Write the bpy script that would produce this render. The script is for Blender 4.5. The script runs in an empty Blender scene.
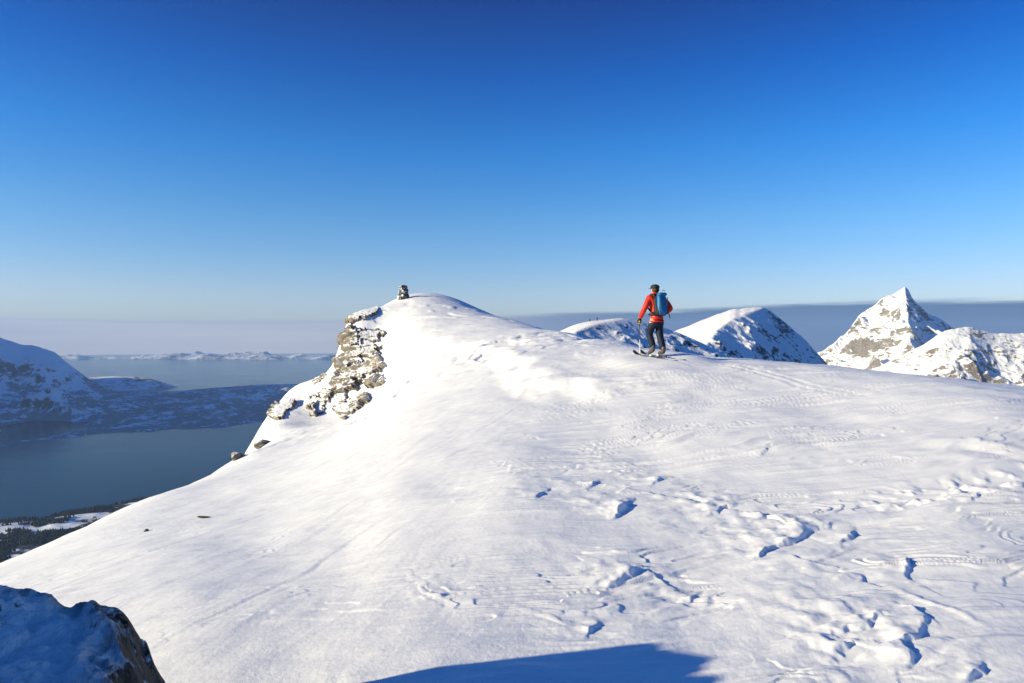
import bpy, bmesh, math, random
import numpy as np
from mathutils import Vector, Matrix

random.seed(7)
R = math.radians
scene = bpy.context.scene
COL = scene.collection
F = 683.0                      # focal length in pixels of the 1024 px wide frame (24 mm lens)
CX, CY = 512.0, 341.5
SEA = -600.0                   # the camera stands 600 m above the fjord

# ------------------------------------------------------------------ noise
_rng = np.random.RandomState(11)
_ga = _rng.rand(256) * 2 * np.pi
_gx, _gy = np.cos(_ga), np.sin(_ga)

def _hash(ix, iy, seed):
    h = (ix.astype(np.uint32) * np.uint32(374761393) + iy.astype(np.uint32) * np.uint32(668265263)
         + np.uint32((seed * 1274126177) & 0xffffffff))
    h = (h ^ (h >> np.uint32(13))) * np.uint32(1274126177)
    h = (h ^ (h >> np.uint32(16))) * np.uint32(2246822519)
    return h ^ (h >> np.uint32(15))

def perlin(x, y, seed=0):
    x = np.asarray(x, float); y = np.asarray(y, float)
    x0 = np.floor(x); y0 = np.floor(y)
    fx = x - x0; fy = y - y0
    ix = x0.astype(np.int64); iy = y0.astype(np.int64)
    u = fx * fx * fx * (fx * (fx * 6 - 15) + 10)
    v = fy * fy * fy * (fy * (fy * 6 - 15) + 10)
    def g(dx, dy):
        k = _hash(ix + dx, iy + dy, seed) >> np.uint32(24)
        return _gx[k] * (fx - dx) + _gy[k] * (fy - dy)
    a = g(0, 0); b = g(1, 0); c = g(0, 1); d = g(1, 1)
    return (a + u * (b - a)) * (1 - v) + (c + u * (d - c)) * v

def fbm(x, y, seed=0, octs=4, gain=0.5, lac=2.03):
    s = 0; a = 1.0; f = 1.0
    for k in range(octs):
        s = s + a * perlin(x * f + 17.3 * k, y * f - 9.1 * k, seed + k)
        a *= gain; f *= lac
    return s

def ridged(x, y, seed=0, octs=5, gain=0.5, lac=2.07):
    s = 0; a = 1.0; f = 1.0; w = 1.0
    for k in range(octs):
        n = 1 - np.abs(perlin(x * f + 31.7 * k, y * f + 13.7 * k, seed + k)) * 2
        n = n * n * w
        w = np.clip(n * 1.4, 0, 1)
        s = s + a * n
        a *= gain; f *= lac
    return s

def sstep(a, b, x):
    t = np.clip((x - a) / (b - a), 0, 1)
    return t * t * (3 - 2 * t)

def facets(x, y, seed=0, tilt=0.9):
    """cellular blocks: every cell a plane of its own height and tilt"""
    x0 = np.floor(x).astype(np.int64); y0 = np.floor(y).astype(np.int64)
    best = np.full(x.shape, 1e9); out = np.zeros(x.shape)
    for dx in (-1, 0, 1):
        for dy in (-1, 0, 1):
            cx = x0 + dx; cy = y0 + dy
            h1 = _hash(cx, cy, seed); h2 = _hash(cx, cy, seed + 57)
            px = cx + (h1 & np.uint32(1023)) / 1023.0
            py = cy + ((h1 >> np.uint32(10)) & np.uint32(1023)) / 1023.0
            ddx = x - px; ddy = y - py
            d = ddx * ddx + ddy * ddy
            hgt = (h2 & np.uint32(1023)) / 1023.0 - 0.5
            tx = ((h2 >> np.uint32(10)) & np.uint32(1023)) / 511.5 - 1
            ty = ((h1 >> np.uint32(20)) & np.uint32(1023)) / 511.5 - 1
            val = hgt + tilt * (tx * ddx + ty * ddy)
            m = d < best
            best = np.where(m, d, best); out = np.where(m, val, out)
    return out

# ------------------------------------------------------------------ scene helpers
def mesh_np(name, verts, quads, mat=None, parent=None, smooth=True):
    me = bpy.data.meshes.new(name)
    verts = np.ascontiguousarray(verts, dtype=np.float32)
    quads = np.ascontiguousarray(quads, dtype=np.int32)
    me.vertices.add(len(verts)); me.vertices.foreach_set('co', verts.ravel())
    k = quads.shape[1]
    me.loops.add(quads.size); me.loops.foreach_set('vertex_index', quads.ravel())
    me.polygons.add(len(quads))
    me.polygons.foreach_set('loop_start', np.arange(0, quads.size, k, dtype=np.int32))
    me.update(calc_edges=True)
    me.polygons.foreach_set('use_smooth', np.full(len(quads), smooth))
    me.update()
    o = bpy.data.objects.new(name, me)
    COL.objects.link(o)
    if mat: me.materials.append(mat)
    if parent: o.parent = parent
    return o

def grid_quads(n, m):
    i = np.arange(n - 1)[:, None] * m + np.arange(m - 1)[None, :]
    return np.stack([i, i + 1, i + m + 1, i + m], -1).reshape(-1, 4)

def bm_obj(name, bm, mat, parent=None, smooth=True):
    me = bpy.data.meshes.new(name)
    bmesh.ops.recalc_face_normals(bm, faces=bm.faces[:])
    bm.to_mesh(me); bm.free()
    for p in me.polygons: p.use_smooth = smooth
    if mat: me.materials.append(mat)
    o = bpy.data.objects.new(name, me); COL.objects.link(o)
    if parent: o.parent = parent
    return o

def tag(o, label=None, cat=None, group=None, kind=None):
    if label: o['label'] = label
    if cat: o['category'] = cat
    if group: o['group'] = group
    if kind: o['kind'] = kind
    return o

def empty(name, loc, rz=0.0):
    o = bpy.data.objects.new(name, None); COL.objects.link(o)
    o.location = loc; o.rotation_euler = (0, 0, rz); o.empty_display_size = 0.2
    return o

def skin(name, verts, edges, radii, roots, mat, parent=None, sub=2):
    me = bpy.data.meshes.new(name + '_skeleton')
    me.from_pydata([Vector(v) for v in verts], edges, [])
    o = bpy.data.objects.new(name, me); COL.objects.link(o)
    md = o.modifiers.new('Skin', 'SKIN'); md.use_smooth_shade = True
    for i, r in enumerate(radii):
        rr = r if isinstance(r, tuple) else (r, r)
        me.skin_vertices[0].data[i].radius = rr
        me.skin_vertices[0].data[i].use_root = i in roots
    if sub:
        sd = o.modifiers.new('Sub', 'SUBSURF'); sd.levels = sub; sd.render_levels = sub
    dg = bpy.context.evaluated_depsgraph_get(); dg.update()
    nm = bpy.data.meshes.new_from_object(o.evaluated_get(dg))
    o.modifiers.clear(); o.data = nm; nm.name = name
    bpy.data.meshes.remove(me)
    for p in nm.polygons: p.use_smooth = True
    nm.materials.clear()
    if mat: nm.materials.append(mat)
    if parent: o.parent = parent
    return o

class Chains:
    def __init__(s): s.v = []; s.e = []; s.r = []; s.roots = set()
    def chain(s, pts, rad, start=None):
        """pts: list of points; start: index of an existing vertex to branch from"""
        ids = []
        prev = start
        for p, r in zip(pts, rad):
            i = len(s.v); s.v.append(p); s.r.append(r)
            if prev is None: s.roots.add(i)
            else: s.e.append((prev, i))
            prev = i; ids.append(i)
        return ids
    def build(s, name, mat, parent=None, sub=2):
        return skin(name, s.v, s.e, s.r, s.roots, mat, parent, sub)

def superellipsoid(bm, c, dims, p=3.2, seg=24, rings=16, rot=None):
    vs = []
    for i in range(rings + 1):
        ph = -math.pi / 2 + math.pi * i / rings
        row = []
        for j in range(seg):
            th = 2 * math.pi * j / seg
            f = lambda t: math.copysign(abs(t) ** (2 / p), t)
            v = Vector((dims[0] / 2 * f(math.cos(ph)) * f(math.cos(th)),
                        dims[1] / 2 * f(math.cos(ph)) * f(math.sin(th)), dims[2] / 2 * f(math.sin(ph))))
            if rot: v = rot @ v
            row.append(bm.verts.new(v + Vector(c)))
        vs.append(row)
    for i in range(rings):
        for j in range(seg):
            bm.faces.new((vs[i][j], vs[i][(j + 1) % seg], vs[i + 1][(j + 1) % seg], vs[i + 1][j]))
    bmesh.ops.remove_doubles(bm, verts=bm.verts[:], dist=1e-5)

def tube(bm, pts, rad, seg=10):
    pts = [Vector(p) for p in pts]
    rings = []
    for i, p in enumerate(pts):
        d = (pts[min(i + 1, len(pts) - 1)] - pts[max(i - 1, 0)]).normalized()
        a = d.orthogonal().normalized() if abs(d.z) > .9 else d.cross(Vector((0, 0, 1))).normalized()
        b = d.cross(a)
        r = rad[i] if hasattr(rad, '__len__') else rad
        rings.append([bm.verts.new(p + a * (r * math.cos(2 * math.pi * j / seg)) + b * (r * math.sin(2 * math.pi * j / seg))) for j in range(seg)])
    for i in range(len(rings) - 1):
        for j in range(seg):
            bm.faces.new((rings[i][j], rings[i][(j + 1) % seg], rings[i + 1][(j + 1) % seg], rings[i + 1][j]))
    bm.faces.new(rings[0]); bm.faces.new(rings[-1])

# ------------------------------------------------------------------ sun
SUN_AZ, SUN_EL = 72.5, 15.5          # azimuth counted from straight behind the camera towards the left
S = np.array([-math.sin(R(SUN_AZ)) * math.cos(R(SUN_EL)), -math.cos(R(SUN_AZ)) * math.cos(R(SUN_EL)), math.sin(R(SUN_EL))])

# ------------------------------------------------------------------ materials
class NT:
    def __init__(s, name):
        s.m = bpy.data.materials.new(name); s.m.use_nodes = True
        s.t = s.m.node_tree; s.t.nodes.clear()
        s.out = s.n('ShaderNodeOutputMaterial')
    def n(s, typ, **kw):
        nd = s.t.nodes.new(typ)
        for k, v in kw.items(): setattr(nd, k, v)
        return nd
    def l(s, a, b): s.t.links.new(a, b)
    def val(s, sock, v):
        if hasattr(v, 'is_linked') or isinstance(v, bpy.types.NodeSocket): s.l(v, sock)
        else: sock.default_value = v
    def math(s, op, a, b=None, c=None, clamp=False):
        nd = s.n('ShaderNodeMath', operation=op); nd.use_clamp = clamp
        s.val(nd.inputs[0], a)
        if b is not None: s.val(nd.inputs[1], b)
        if c is not None: s.val(nd.inputs[2], c)
        return nd.outputs[0]
    def noise(s, vec, scale, detail=4, rough=.55, dist=0.0):
        nd = s.n('ShaderNodeTexNoise'); s.l(vec, nd.inputs['Vector'])
        nd.inputs['Scale'].default_value = scale; nd.inputs['Detail'].default_value = detail
        nd.inputs['Roughness'].default_value = rough; nd.inputs['Distortion'].default_value = dist
        return nd.outputs['Fac']
    def mapr(s, v, a, b, c=0.0, d=1.0, smooth=True):
        nd = s.n('ShaderNodeMapRange'); nd.interpolation_type = 'SMOOTHSTEP' if smooth else 'LINEAR'
        s.val(nd.inputs[0], v)
        for i, q in enumerate((a, b, c, d)): s.val(nd.inputs[i + 1], q)
        return nd.outputs[0]
    def mix(s, f, a, b):
        nd = s.n('ShaderNodeMix', data_type='RGBA'); s.val(nd.inputs[0], f)
        for sock, v in ((nd.inputs[6], a), (nd.inputs[7], b)):
            if isinstance(v, tuple): sock.default_value = (*v[:3], 1)
            else: s.l(v, sock)
        return nd.outputs[2]
    def pos(s): return s.n('ShaderNodeNewGeometry').outputs['Position']
    def nz(s):
        g = s.n('ShaderNodeNewGeometry'); sx = s.n('ShaderNodeSeparateXYZ'); s.l(g.outputs['Normal'], sx.inputs[0])
        return sx.outputs['Z']
    def scalev(s, vec, sc, rot=0.0):
        m = s.n('ShaderNodeMapping'); s.l(vec, m.inputs['Vector']); m.inputs['Scale'].default_value = sc
        m.inputs['Rotation'].default_value = (0, 0, rot)
        return m.outputs[0]
    def bump(s, h, strength, dist, normal=None):
        b = s.n('ShaderNodeBump'); b.inputs['Strength'].default_value = strength; b.inputs['Distance'].default_value = dist
        s.l(h, b.inputs['Height'])
        if normal is not None: s.l(normal, b.inputs['Normal'])
        return b.outputs[0]
    def bsdf(s, col, rough=.7, normal=None, spec=.3, **kw):
        p = s.n('ShaderNodeBsdfPrincipled')
        if isinstance(col, tuple): p.inputs['Base Color'].default_value = (*col[:3], 1)
        else: s.l(col, p.inputs['Base Color'])
        s.val(p.inputs['Roughness'], rough)
        p.inputs['Specular IOR Level'].default_value = spec
        if normal is not None: s.l(normal, p.inputs['Normal'])
        for k, v in kw.items(): p.inputs[k].default_value = v
        s.l(p.outputs[0], s.out.inputs['Surface'])
        return p

SNOW = (.86, .87, .885)

def mat_snow():
    t = NT('wind_packed_snow'); p = t.pos()
    n1 = t.noise(p, 90, 4, .65)
    n2 = t.noise(p, 22, 5, .6)
    n3 = t.noise(t.scalev(p, (1.6, 7, 3), R(-14)), 1.6, 5, .6)
    b1 = t.bump(n1, .25, .008)
    b2 = t.bump(n2, .15, .012, b1)
    b3 = t.bump(n3, .2, .025, b2)
    c = t.mix(t.mapr(n3, .3, .7), (.80, .815, .84), (.875, .88, .89))
    t.bsdf(c, .55, b3, .25)
    return t.m

def mat_mountain(name, size, rock=(.17, .15, .135), thr=.62, band=.16, amp=.5, bumpd=None, snow=(.83, .84, .86)):
    """snow on gentle ground, rock where it is steep, broken up by noise; size = metres of the biggest pattern"""
    t = NT(name); p = t.pos(); nz = t.nz()
    n1 = t.noise(p, 1.0 / size, 8, .62)
    n2 = t.noise(t.scalev(p, (1, 1, 2.2)), 4.5 / size, 7, .65, .6)
    k = t.math('ADD', nz, t.math('MULTIPLY', t.math('SUBTRACT', n1, .5), amp))
    k = t.math('ADD', k, t.math('MULTIPLY', t.math('SUBTRACT', n2, .5), amp * 1.3))
    f = t.mapr(k, thr - band * .5, thr + band * .5)
    n3 = t.noise(p, 22 / size, 5, .6)
    rc = t.mix(t.mapr(n3, .3, .7), tuple(c * .55 for c in rock), tuple(c * 1.35 for c in rock))
    col = t.mix(f, rc, snow)
    nm = t.bump(t.noise(p, 9 / size, 8, .65), .6, bumpd or size * .05)
    t.bsdf(col, .75, nm, .2)
    return t.m

def mat_plain(name, col, rough=.6, spec=.3, nscale=None, nstr=.15, ndist=.01, var=.0):
    t = NT(name)
    tc = t.n('ShaderNodeTexCoord').outputs['Object']
    nm = None; c = col
    if nscale:
        n = t.noise(tc, nscale, 5, .6)
        nm = t.bump(n, nstr, ndist)
        if var: c = t.mix(t.mapr(n, .3, .7), tuple(q * (1 - var) for q in col), tuple(min(1, q * (1 + var)) for q in col))
    t.bsdf(c, rough, nm, spec)
    return t.m

def mat_rock(name, base=(.30, .255, .20), size=2.0, snow_thr=.55, snowy=True, amp=.5):
    t = NT(name); p = t.pos(); nz = t.nz()
    n1 = t.noise(p, 1 / size, 8, .62)
    n2 = t.noise(t.scalev(p, (1, 1, 2.6)), 3.2 / size, 7, .68, .8)
    vor = t.n('ShaderNodeTexVoronoi', feature='DISTANCE_TO_EDGE'); t.l(t.scalev(p, (1, 1, 2.0), .4), vor.inputs['Vector'])
    vor.inputs['Scale'].default_value = 2.1 / size
    crack = t.mapr(vor.outputs['Distance'], .0, .06)
    c = t.mix(t.mapr(n1, .3, .7), tuple(q * .62 for q in base), tuple(q * 1.25 for q in base))
    c = t.mix(t.mapr(n2, .35, .62), tuple(q * .42 for q in (base[0] * .9, base[1] * .95, base[2])), c)
    c = t.mix(crack, tuple(q * .4 for q in base), c)
    if snowy:
        k = t.math('ADD', nz, t.math('MULTIPLY', t.math('SUBTRACT', n2, .5), amp * 1.5))
        k = t.math('ADD', k, t.math('MULTIPLY', t.math('SUBTRACT', n1, .5), amp))
        c = t.mix(t.mapr(k, snow_thr - .05, snow_thr + .05), c, SNOW)
    nm = t.bump(n2, .7, size * .09, t.bump(t.noise(p, 14 / size, 5, .6), .5, size * .03))
    t.bsdf(c, .8, nm, .2)
    return t.m

M_SNOW = mat_snow()

# ------------------------------------------------------------------ the snow ridge
# control points: column (px) -> list of (py, depth in metres) along that line of sight
CTRL = {
    -600: [(790, 4.6), (760, 7.0), (800, 14), (900, 40)],
    -250: [(683, 4.9), (640, 7.4), (670, 13), (760, 40)],
    0: [(683, 4.2), (620, 5.6), (585, 7.4), (567, 9.5), (590, 16), (660, 40)],
    70: [(683, 4.1), (610, 5.5), (560, 8), (534, 11.5), (555, 18), (640, 42)],
    140: [(683, 3.95), (605, 5.3), (545, 7.8), (502, 14.5), (525, 24), (610, 50)],
    200: [(683, 3.85), (600, 5.2), (540, 7.6), (500, 12.3), (480, 20), (500, 32), (580, 60)],
    240: [(683, 3.8), (600, 5.15), (540, 7.4), (490, 12.5), (458, 26), (480, 42), (560, 75)],
    270: [(683, 3.78), (600, 5.1), (540, 7.2), (480, 13), (457, 22), (440, 36), (430, 46), (413, 58), (427, 72), (520, 110)],
    300: [(683, 3.75), (600, 5.05), (540, 6.9), (480, 11.5), (454, 18.5), (438, 32), (424, 48), (404, 58), (384, 66), (396, 82), (470, 120)],
    330: [(683, 3.7), (600, 5.0), (540, 6.7), (480, 10.4), (447, 16.5), (433, 29), (423, 46), (402, 56), (370, 66), (373, 72), (382, 84), (450, 125)],
    318: [(683, 3.72), (600, 5.02), (540, 6.8), (480, 10.8), (450, 17.5), (435, 30), (425, 47), (402, 57), (378, 65), (381, 72), (392, 84), (465, 122)],
    337: [(683, 3.7), (600, 4.97), (540, 6.65), (480, 10.2), (445, 16), (432, 28), (422, 45), (402, 55), (376, 60), (359, 64), (361, 70), (370, 84), (440, 128)],
    345: [(683, 3.68), (600, 4.95), (540, 6.6), (480, 10.0), (444, 15.5), (431, 27), (419, 44), (400, 54), (370, 60), (346, 64.5), (327, 69), (340, 90), (420, 130)],
    378: [(683, 3.65), (600, 4.85), (540, 6.3), (480, 9.2), (442, 13.2), (422, 18), (410, 30), (400, 44), (384, 52), (362, 58), (336, 64), (308, 73), (318, 95), (400, 135)],
    400: [(683, 3.62), (600, 4.8), (540, 6.15), (480, 8.7), (442, 12), (415, 16.5), (400, 24), (388, 33), (370, 46), (345, 57), (320, 65), (306, 71), (299, 76), (307, 98), (380, 140)],
    450: [(683, 3.6), (600, 4.72), (540, 5.95), (480, 8.2), (430, 12.0), (404, 15.8), (390, 20), (374, 28), (352, 42), (334, 53), (317, 63), (304, 71), (298, 77), (307, 98), (380, 140)],
    512: [(683, 3.6), (600, 4.7), (520, 6.25), (480, 7.6), (430, 11.0), (402, 14.0), (384, 17.2), (362, 24), (347, 33), (332, 47), (321, 60), (335, 85), (400, 130)],
    570: [(683, 3.6), (600, 4.7), (520, 6.25), (450, 9.3), (412, 12.2), (388, 15.0), (371, 17.6), (356, 22), (345, 28.5), (337, 37), (334, 43), (348, 64), (420, 110)],
    620: [(683, 3.6), (600, 4.7), (520, 6.25), (450, 9.0), (412, 11.8), (386, 14.4), (364, 17.0), (353, 20.5), (346, 26), (345, 30), (360, 46), (430, 88)],
    657: [(683, 3.6), (600, 4.7), (520, 6.25), (450, 8.8), (412, 11.4), (384, 14.0), (367, 15.6), (357.5, 16.7), (354, 18.5), (353, 21), (368, 33), (440, 70)],
    700: [(683, 3.6), (600, 4.7), (520, 6.25), (450, 8.5), (412, 11.0), (384, 13.6), (368, 15.4), (361, 16.9), (359, 18.7), (374, 30), (446, 65)],
    760: [(683, 3.58), (600, 4.6), (520, 6.15), (450, 8.3), (412, 10.5), (386, 12.9), (370, 14.9), (362.5, 17), (378, 27), (450, 60)],
    830: [(683, 3.58), (600, 4.55), (520, 6.05), (450, 8.1), (412, 10.2), (386, 12.4), (373, 14.0), (367.5, 15.8), (383, 25), (450, 56)],
    900: [(683, 3.55), (600, 4.5), (520, 5.95), (450, 7.8), (414, 9.5), (390, 11.2), (380, 12.4), (375.5, 13.6), (392, 21), (460, 50)],
    1024: [(683, 3.5), (600, 4.45), (520, 5.8), (460, 7.2), (424, 8.5), (402, 9.7), (393, 10.7), (389.5, 11.7), (402, 18), (480, 44)],
    1200: [(683, 3.6), (600, 4.7), (500, 6.6), (450, 8.2), (424, 10), (418, 12), (430, 18), (500, 50)],
    1600: [(683, 3.8), (600, 5.5), (520, 9), (480, 15), (474, 20), (500, 34), (580, 70)],
}
GROUND0 = 1.9
def _ctrl():
    P = []; V = []
    for px, lst in CTRL.items():
        a = (px - CX) / F
        for py, d in lst:
            z = -(py - CY) / F * d
            r = d * math.hypot(1, a)
            P.append((math.atan(a), math.log(r))); V.append((z + GROUND0) / r)
    for th in np.radians([-180, -150, -120, -90, -68, 68, 90, 120, 150, 180]):
        left = th < 0
        for r, z in ((1.2, -1.65), (3, -1.72), (8, -2.6 if left else -2.0), (25, -9 if left else -6), (80, -42)):
            P.append((th, math.log(r))); V.append((z + GROUND0) / r)
    for th in np.radians([-180, -140, -110, -80, -60, -45, -36, -25, -15, -5, 5, 15, 25, 36, 45, 60, 80, 110, 140, 180]):
        P.append((th, math.log(0.6))); V.append(0)
        P.append((th, math.log(1.5))); V.append(0)
        P.append((th, math.log(400))); V.append(-.60)
        P.append((th, math.log(1700))); V.append(-.40)
    return np.array(P), np.array(V)
_P, _V = _ctrl()
_SC = np.array([2.4, 1.0])
def _tps(d2): return .5 * d2 * np.log(d2 + 1e-9)
def _fit():
    X = _P * _SC
    n = len(X)
    D = ((X[:, None] - X[None]) ** 2).sum(-1)
    A = np.zeros((n + 3, n + 3)); A[:n, :n] = _tps(D) + 8e-5 * np.eye(n)
    A[:n, n] = 1; A[:n, n + 1:] = X; A[n, :n] = 1; A[n + 1:, :n] = X.T
    return X, np.linalg.solve(A, np.concatenate([_V, [0, 0, 0]]))
_X, _W = _fit()

def base_polar(th, r):
    """smooth height of the ridge at polar (th, r) arrays of any equal shape"""
    th = np.asarray(th, float); r = np.asarray(r, float)
    q = np.stack([th.ravel() * _SC[0], np.log(np.maximum(r.ravel(), .35)) * _SC[1]], -1)
    out = np.empty(len(q))
    for s in range(0, len(q), 20000):
        c = q[s:s + 20000]
        D = ((c[:, None] - _X[None]) ** 2).sum(-1)
        out[s:s + 20000] = _tps(D) @ _W[:-3] + _W[-3] + c @ _W[-2:]
    return (out * r.ravel() - GROUND0).reshape(th.shape)

_LTH = np.radians(np.arange(-180, 180.01, .4)); _LLR = np.arange(math.log(.35), math.log(2200), .012)
_LUT = base_polar(*np.meshgrid(_LTH, np.exp(_LLR), indexing='ij'))
def base(x, y):
    """bilinear look-up of the smooth ridge"""
    x = np.asarray(x, float); y = np.asarray(y, float)
    th = np.arctan2(x, y); lr = np.log(np.maximum(np.hypot(x, y), .36))
    a = np.clip((th - _LTH[0]) / (_LTH[1] - _LTH[0]), 0, len(_LTH) - 1.001)
    b = np.clip((lr - _LLR[0]) / .012, 0, len(_LLR) - 1.001)
    i = a.astype(int); j = b.astype(int); u = a - i; v = b - j
    return ((_LUT[i, j] * (1 - v) + _LUT[i, j + 1] * v) * (1 - u) + (_LUT[i + 1, j] * (1 - v) + _LUT[i + 1, j + 1] * v) * u)

def hit(px, py, dmin=2.0, dmax=120.0, fn=None):
    """where the line of sight of a pixel meets the smooth ridge (used to plan where features lie)"""
    a = (px - CX) / F; e = -(py - CY) / F
    d = np.exp(np.linspace(math.log(dmin), math.log(dmax), 1500))
    z = base(a * d, d)
    k = np.nonzero(z >= e * d)[0]
    k = k[0] if len(k) else len(d) - 1
    return Vector((a * d[k], d[k], z[k]))

SK = Vector((657 - CX, 0, 0)) * (16.7 / F); SK.y = 16.7     # where the skier stands
HEAD = R(25)                                               # his heading, left of straight away
HD = Vector((-math.sin(HEAD), math.cos(HEAD))); HR = Vector((math.cos(HEAD), math.sin(HEAD)))

# wind-cut ledges: (pixel polyline, drop in m, run of the raised side in m)
LEDGES = [
    ([(632, 505), (624, 511), (617, 516)], .085, .55),
    ([(668, 478), (655, 484)], .06, .5),
    ([(737, 506), (722, 509), (716, 514)], .085, .6),
    ([(786, 516), (765, 517), (758, 522)], .05, .4),
    ([(828, 528), (812, 532), (790, 543), (768, 552), (762, 556)], .075, .7),
    ([(800, 562), (832, 567)], .045, .4),
    ([(855, 530), (852, 537), (846, 545)], .05, .45),
    ([(908, 562), (912, 570), (909, 578)], .06, .4),
    ([(898, 607), (915, 612), (928, 620)], .05, .45),
    ([(928, 626), (926, 633), (914, 642), (908, 650), (911, 660), (905, 668)], .065, .45),
    ([(882, 622), (866, 628), (842, 636)], .075, .5),
    ([(852, 648), (836, 660)], .06, .4),
    ([(838, 668), (800, 672)], .05, .45),
    ([(985, 668), (968, 684)], .05, .4),
    ([(640, 575), (630, 580), (616, 587)], .075, .5),
    ([(657, 580), (668, 587)], .04, .35),
    ([(668, 602), (680, 606)], .03, .3),
    ([(440, 596), (428, 599)], .05, .4),
    ([(596, 628), (588, 634)], .05, .4),
    ([(700, 595), (690, 604)], .03, .3),
    ([(980, 492), (972, 500)], .05, .4),
    ([(716, 600), (712, 606)], .025, .3),
    ([(548, 490), (540, 497)], .05, .6),
    ([(600, 482), (590, 488)], .05, .6),
    ([(770, 450), (760, 456)], .03, .6),
]
LEDGES = [([hit(*q) for q in pl], h * .60, w * .8) for pl, h, w in LEDGES]

_sx, _sy = S[0] / math.hypot(S[0], S[1]), S[1] / math.hypot(S[0], S[1])
def ledges(x, y):
    z = np.zeros_like(x)
    for pl, h, w in LEDGES:
        xs = [p.x for p in pl]; ys = [p.y for p in pl]
        m = (x > min(xs) - 3 * w) & (x < max(xs) + w) & (y > min(ys) - 2 * w) & (y < max(ys) + 2 * w)
        if not m.any(): continue
        X = x[m] + .05 * perlin(x[m] * 5, y[m] * 5, 91) + .02 * perlin(x[m] * 17, y[m] * 17, 94); Y = y[m] + .06 * perlin(x[m] * 5, y[m] * 5, 92) + .02 * perlin(x[m] * 17, y[m] * 17, 95)
        best = np.full(X.shape, 1e9); sd = np.zeros(X.shape); tt = np.zeros(X.shape)
        n = len(pl) - 1
        for i in range(n):
            a = pl[i]; b = pl[i + 1]
            ex, ey = b.x - a.x, b.y - a.y
            L2 = ex * ex + ey * ey
            t = np.clip(((X - a.x) * ex + (Y - a.y) * ey) / L2, 0, 1)
            qx, qy = a.x + t * ex, a.y + t * ey
            d = np.hypot(X - qx, Y - qy)
            nx, ny = -ey, ex
            if nx * _sx + ny * _sy < 0: nx, ny = -nx, -ny
            side = ((X - qx) * nx + (Y - qy) * ny) / math.sqrt(L2)
            k = d < best
            best = np.where(k, d, best); sd = np.where(k, side, sd); tt = np.where(k, (i + t) / n, tt)
        L = math.hypot(pl[-1].x - pl[0].x, pl[-1].y - pl[0].y)
        lat = np.sqrt(np.maximum(best ** 2 - sd ** 2, 0))
        taper = np.exp(-(lat / (.09 + .2 * np.maximum(sd, 0))) ** 2) * (.35 + .65 * np.sin(np.pi * np.clip(tt, .08, .92))) * np.clip(.75 + .9 * perlin(X * 6.3 + 9, Y * 6.3, 93), .1, 1.2)
        up = np.exp(-np.maximum(sd, 0) / w) * sstep(-.018, .014, sd)
        dn = -.30 * np.exp(-np.maximum(-sd, 0) / .18) * sstep(.014, -.018, sd)
        z[m] += h * (up + dn) * taper
    return z

TRACK = [SK.xy.to_3d() + (HD * -t + HR * .0).to_3d() for t in np.linspace(-.8, 1.2, 5)]
TRACK = [Vector((q.x, q.y, 0)) for q in TRACK] + [hit(720, 367), hit(775, 377), hit(840, 392), hit(900, 406)]
LIP = [hit(388, 350), hit(415, 343), hit(445, 343), hit(475, 349), hit(503, 358), hit(528, 369), hit(548, 383), hit(566, 391)]
RUBBLE = [hit(850, 514), hit(900, 500), hit(960, 487), hit(1030, 476), hit(1120, 462)]
SKID = [hit(880, 583), hit(912, 596), hit(950, 612), hit(1000, 634)]
CURVE = [hit(900, 448), hit(960, 447), hit(1000, 453), hit(1024, 464)]

def poly_dist(x, y, pl, pad):
    best = np.full(x.shape, 1e9); sd = np.zeros(x.shape); al = np.zeros(x.shape)
    xs = [p.x for p in pl]; ys = [p.y for p in pl]
    m = (x > min(xs) - pad) & (x < max(xs) + pad) & (y > min(ys) - pad) & (y < max(ys) + pad)
    X, Y = x[m], y[m]
    b_ = np.full(X.shape, 1e9); s_ = np.zeros(X.shape); a_ = np.zeros(X.shape); acc = 0
    for a, b in zip(pl[:-1], pl[1:]):
        ex, ey = b.x - a.x, b.y - a.y; L = math.hypot(ex, ey)
        t = np.clip(((X - a.x) * ex + (Y - a.y) * ey) / L / L, 0, 1)
        d = np.hypot(X - a.x - t * ex, Y - a.y - t * ey)
        s = ((X - a.x) * -ey + (Y - a.y) * ex) / L
        k = d < b_
        b_ = np.where(k, d, b_); s_ = np.where(k, s, s_); a_ = np.where(k, acc + t * L, a_)
        acc += L
    best[m] = b_; sd[m] = s_; al[m] = a_
    return best, sd, al, acc

def gauss_px(x, y, px, py, sx, sy):
    c = hit(px, py)
    return np.exp(-((x - c.x) / sx) ** 2 - ((y - c.y) / sy) ** 2)

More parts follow.
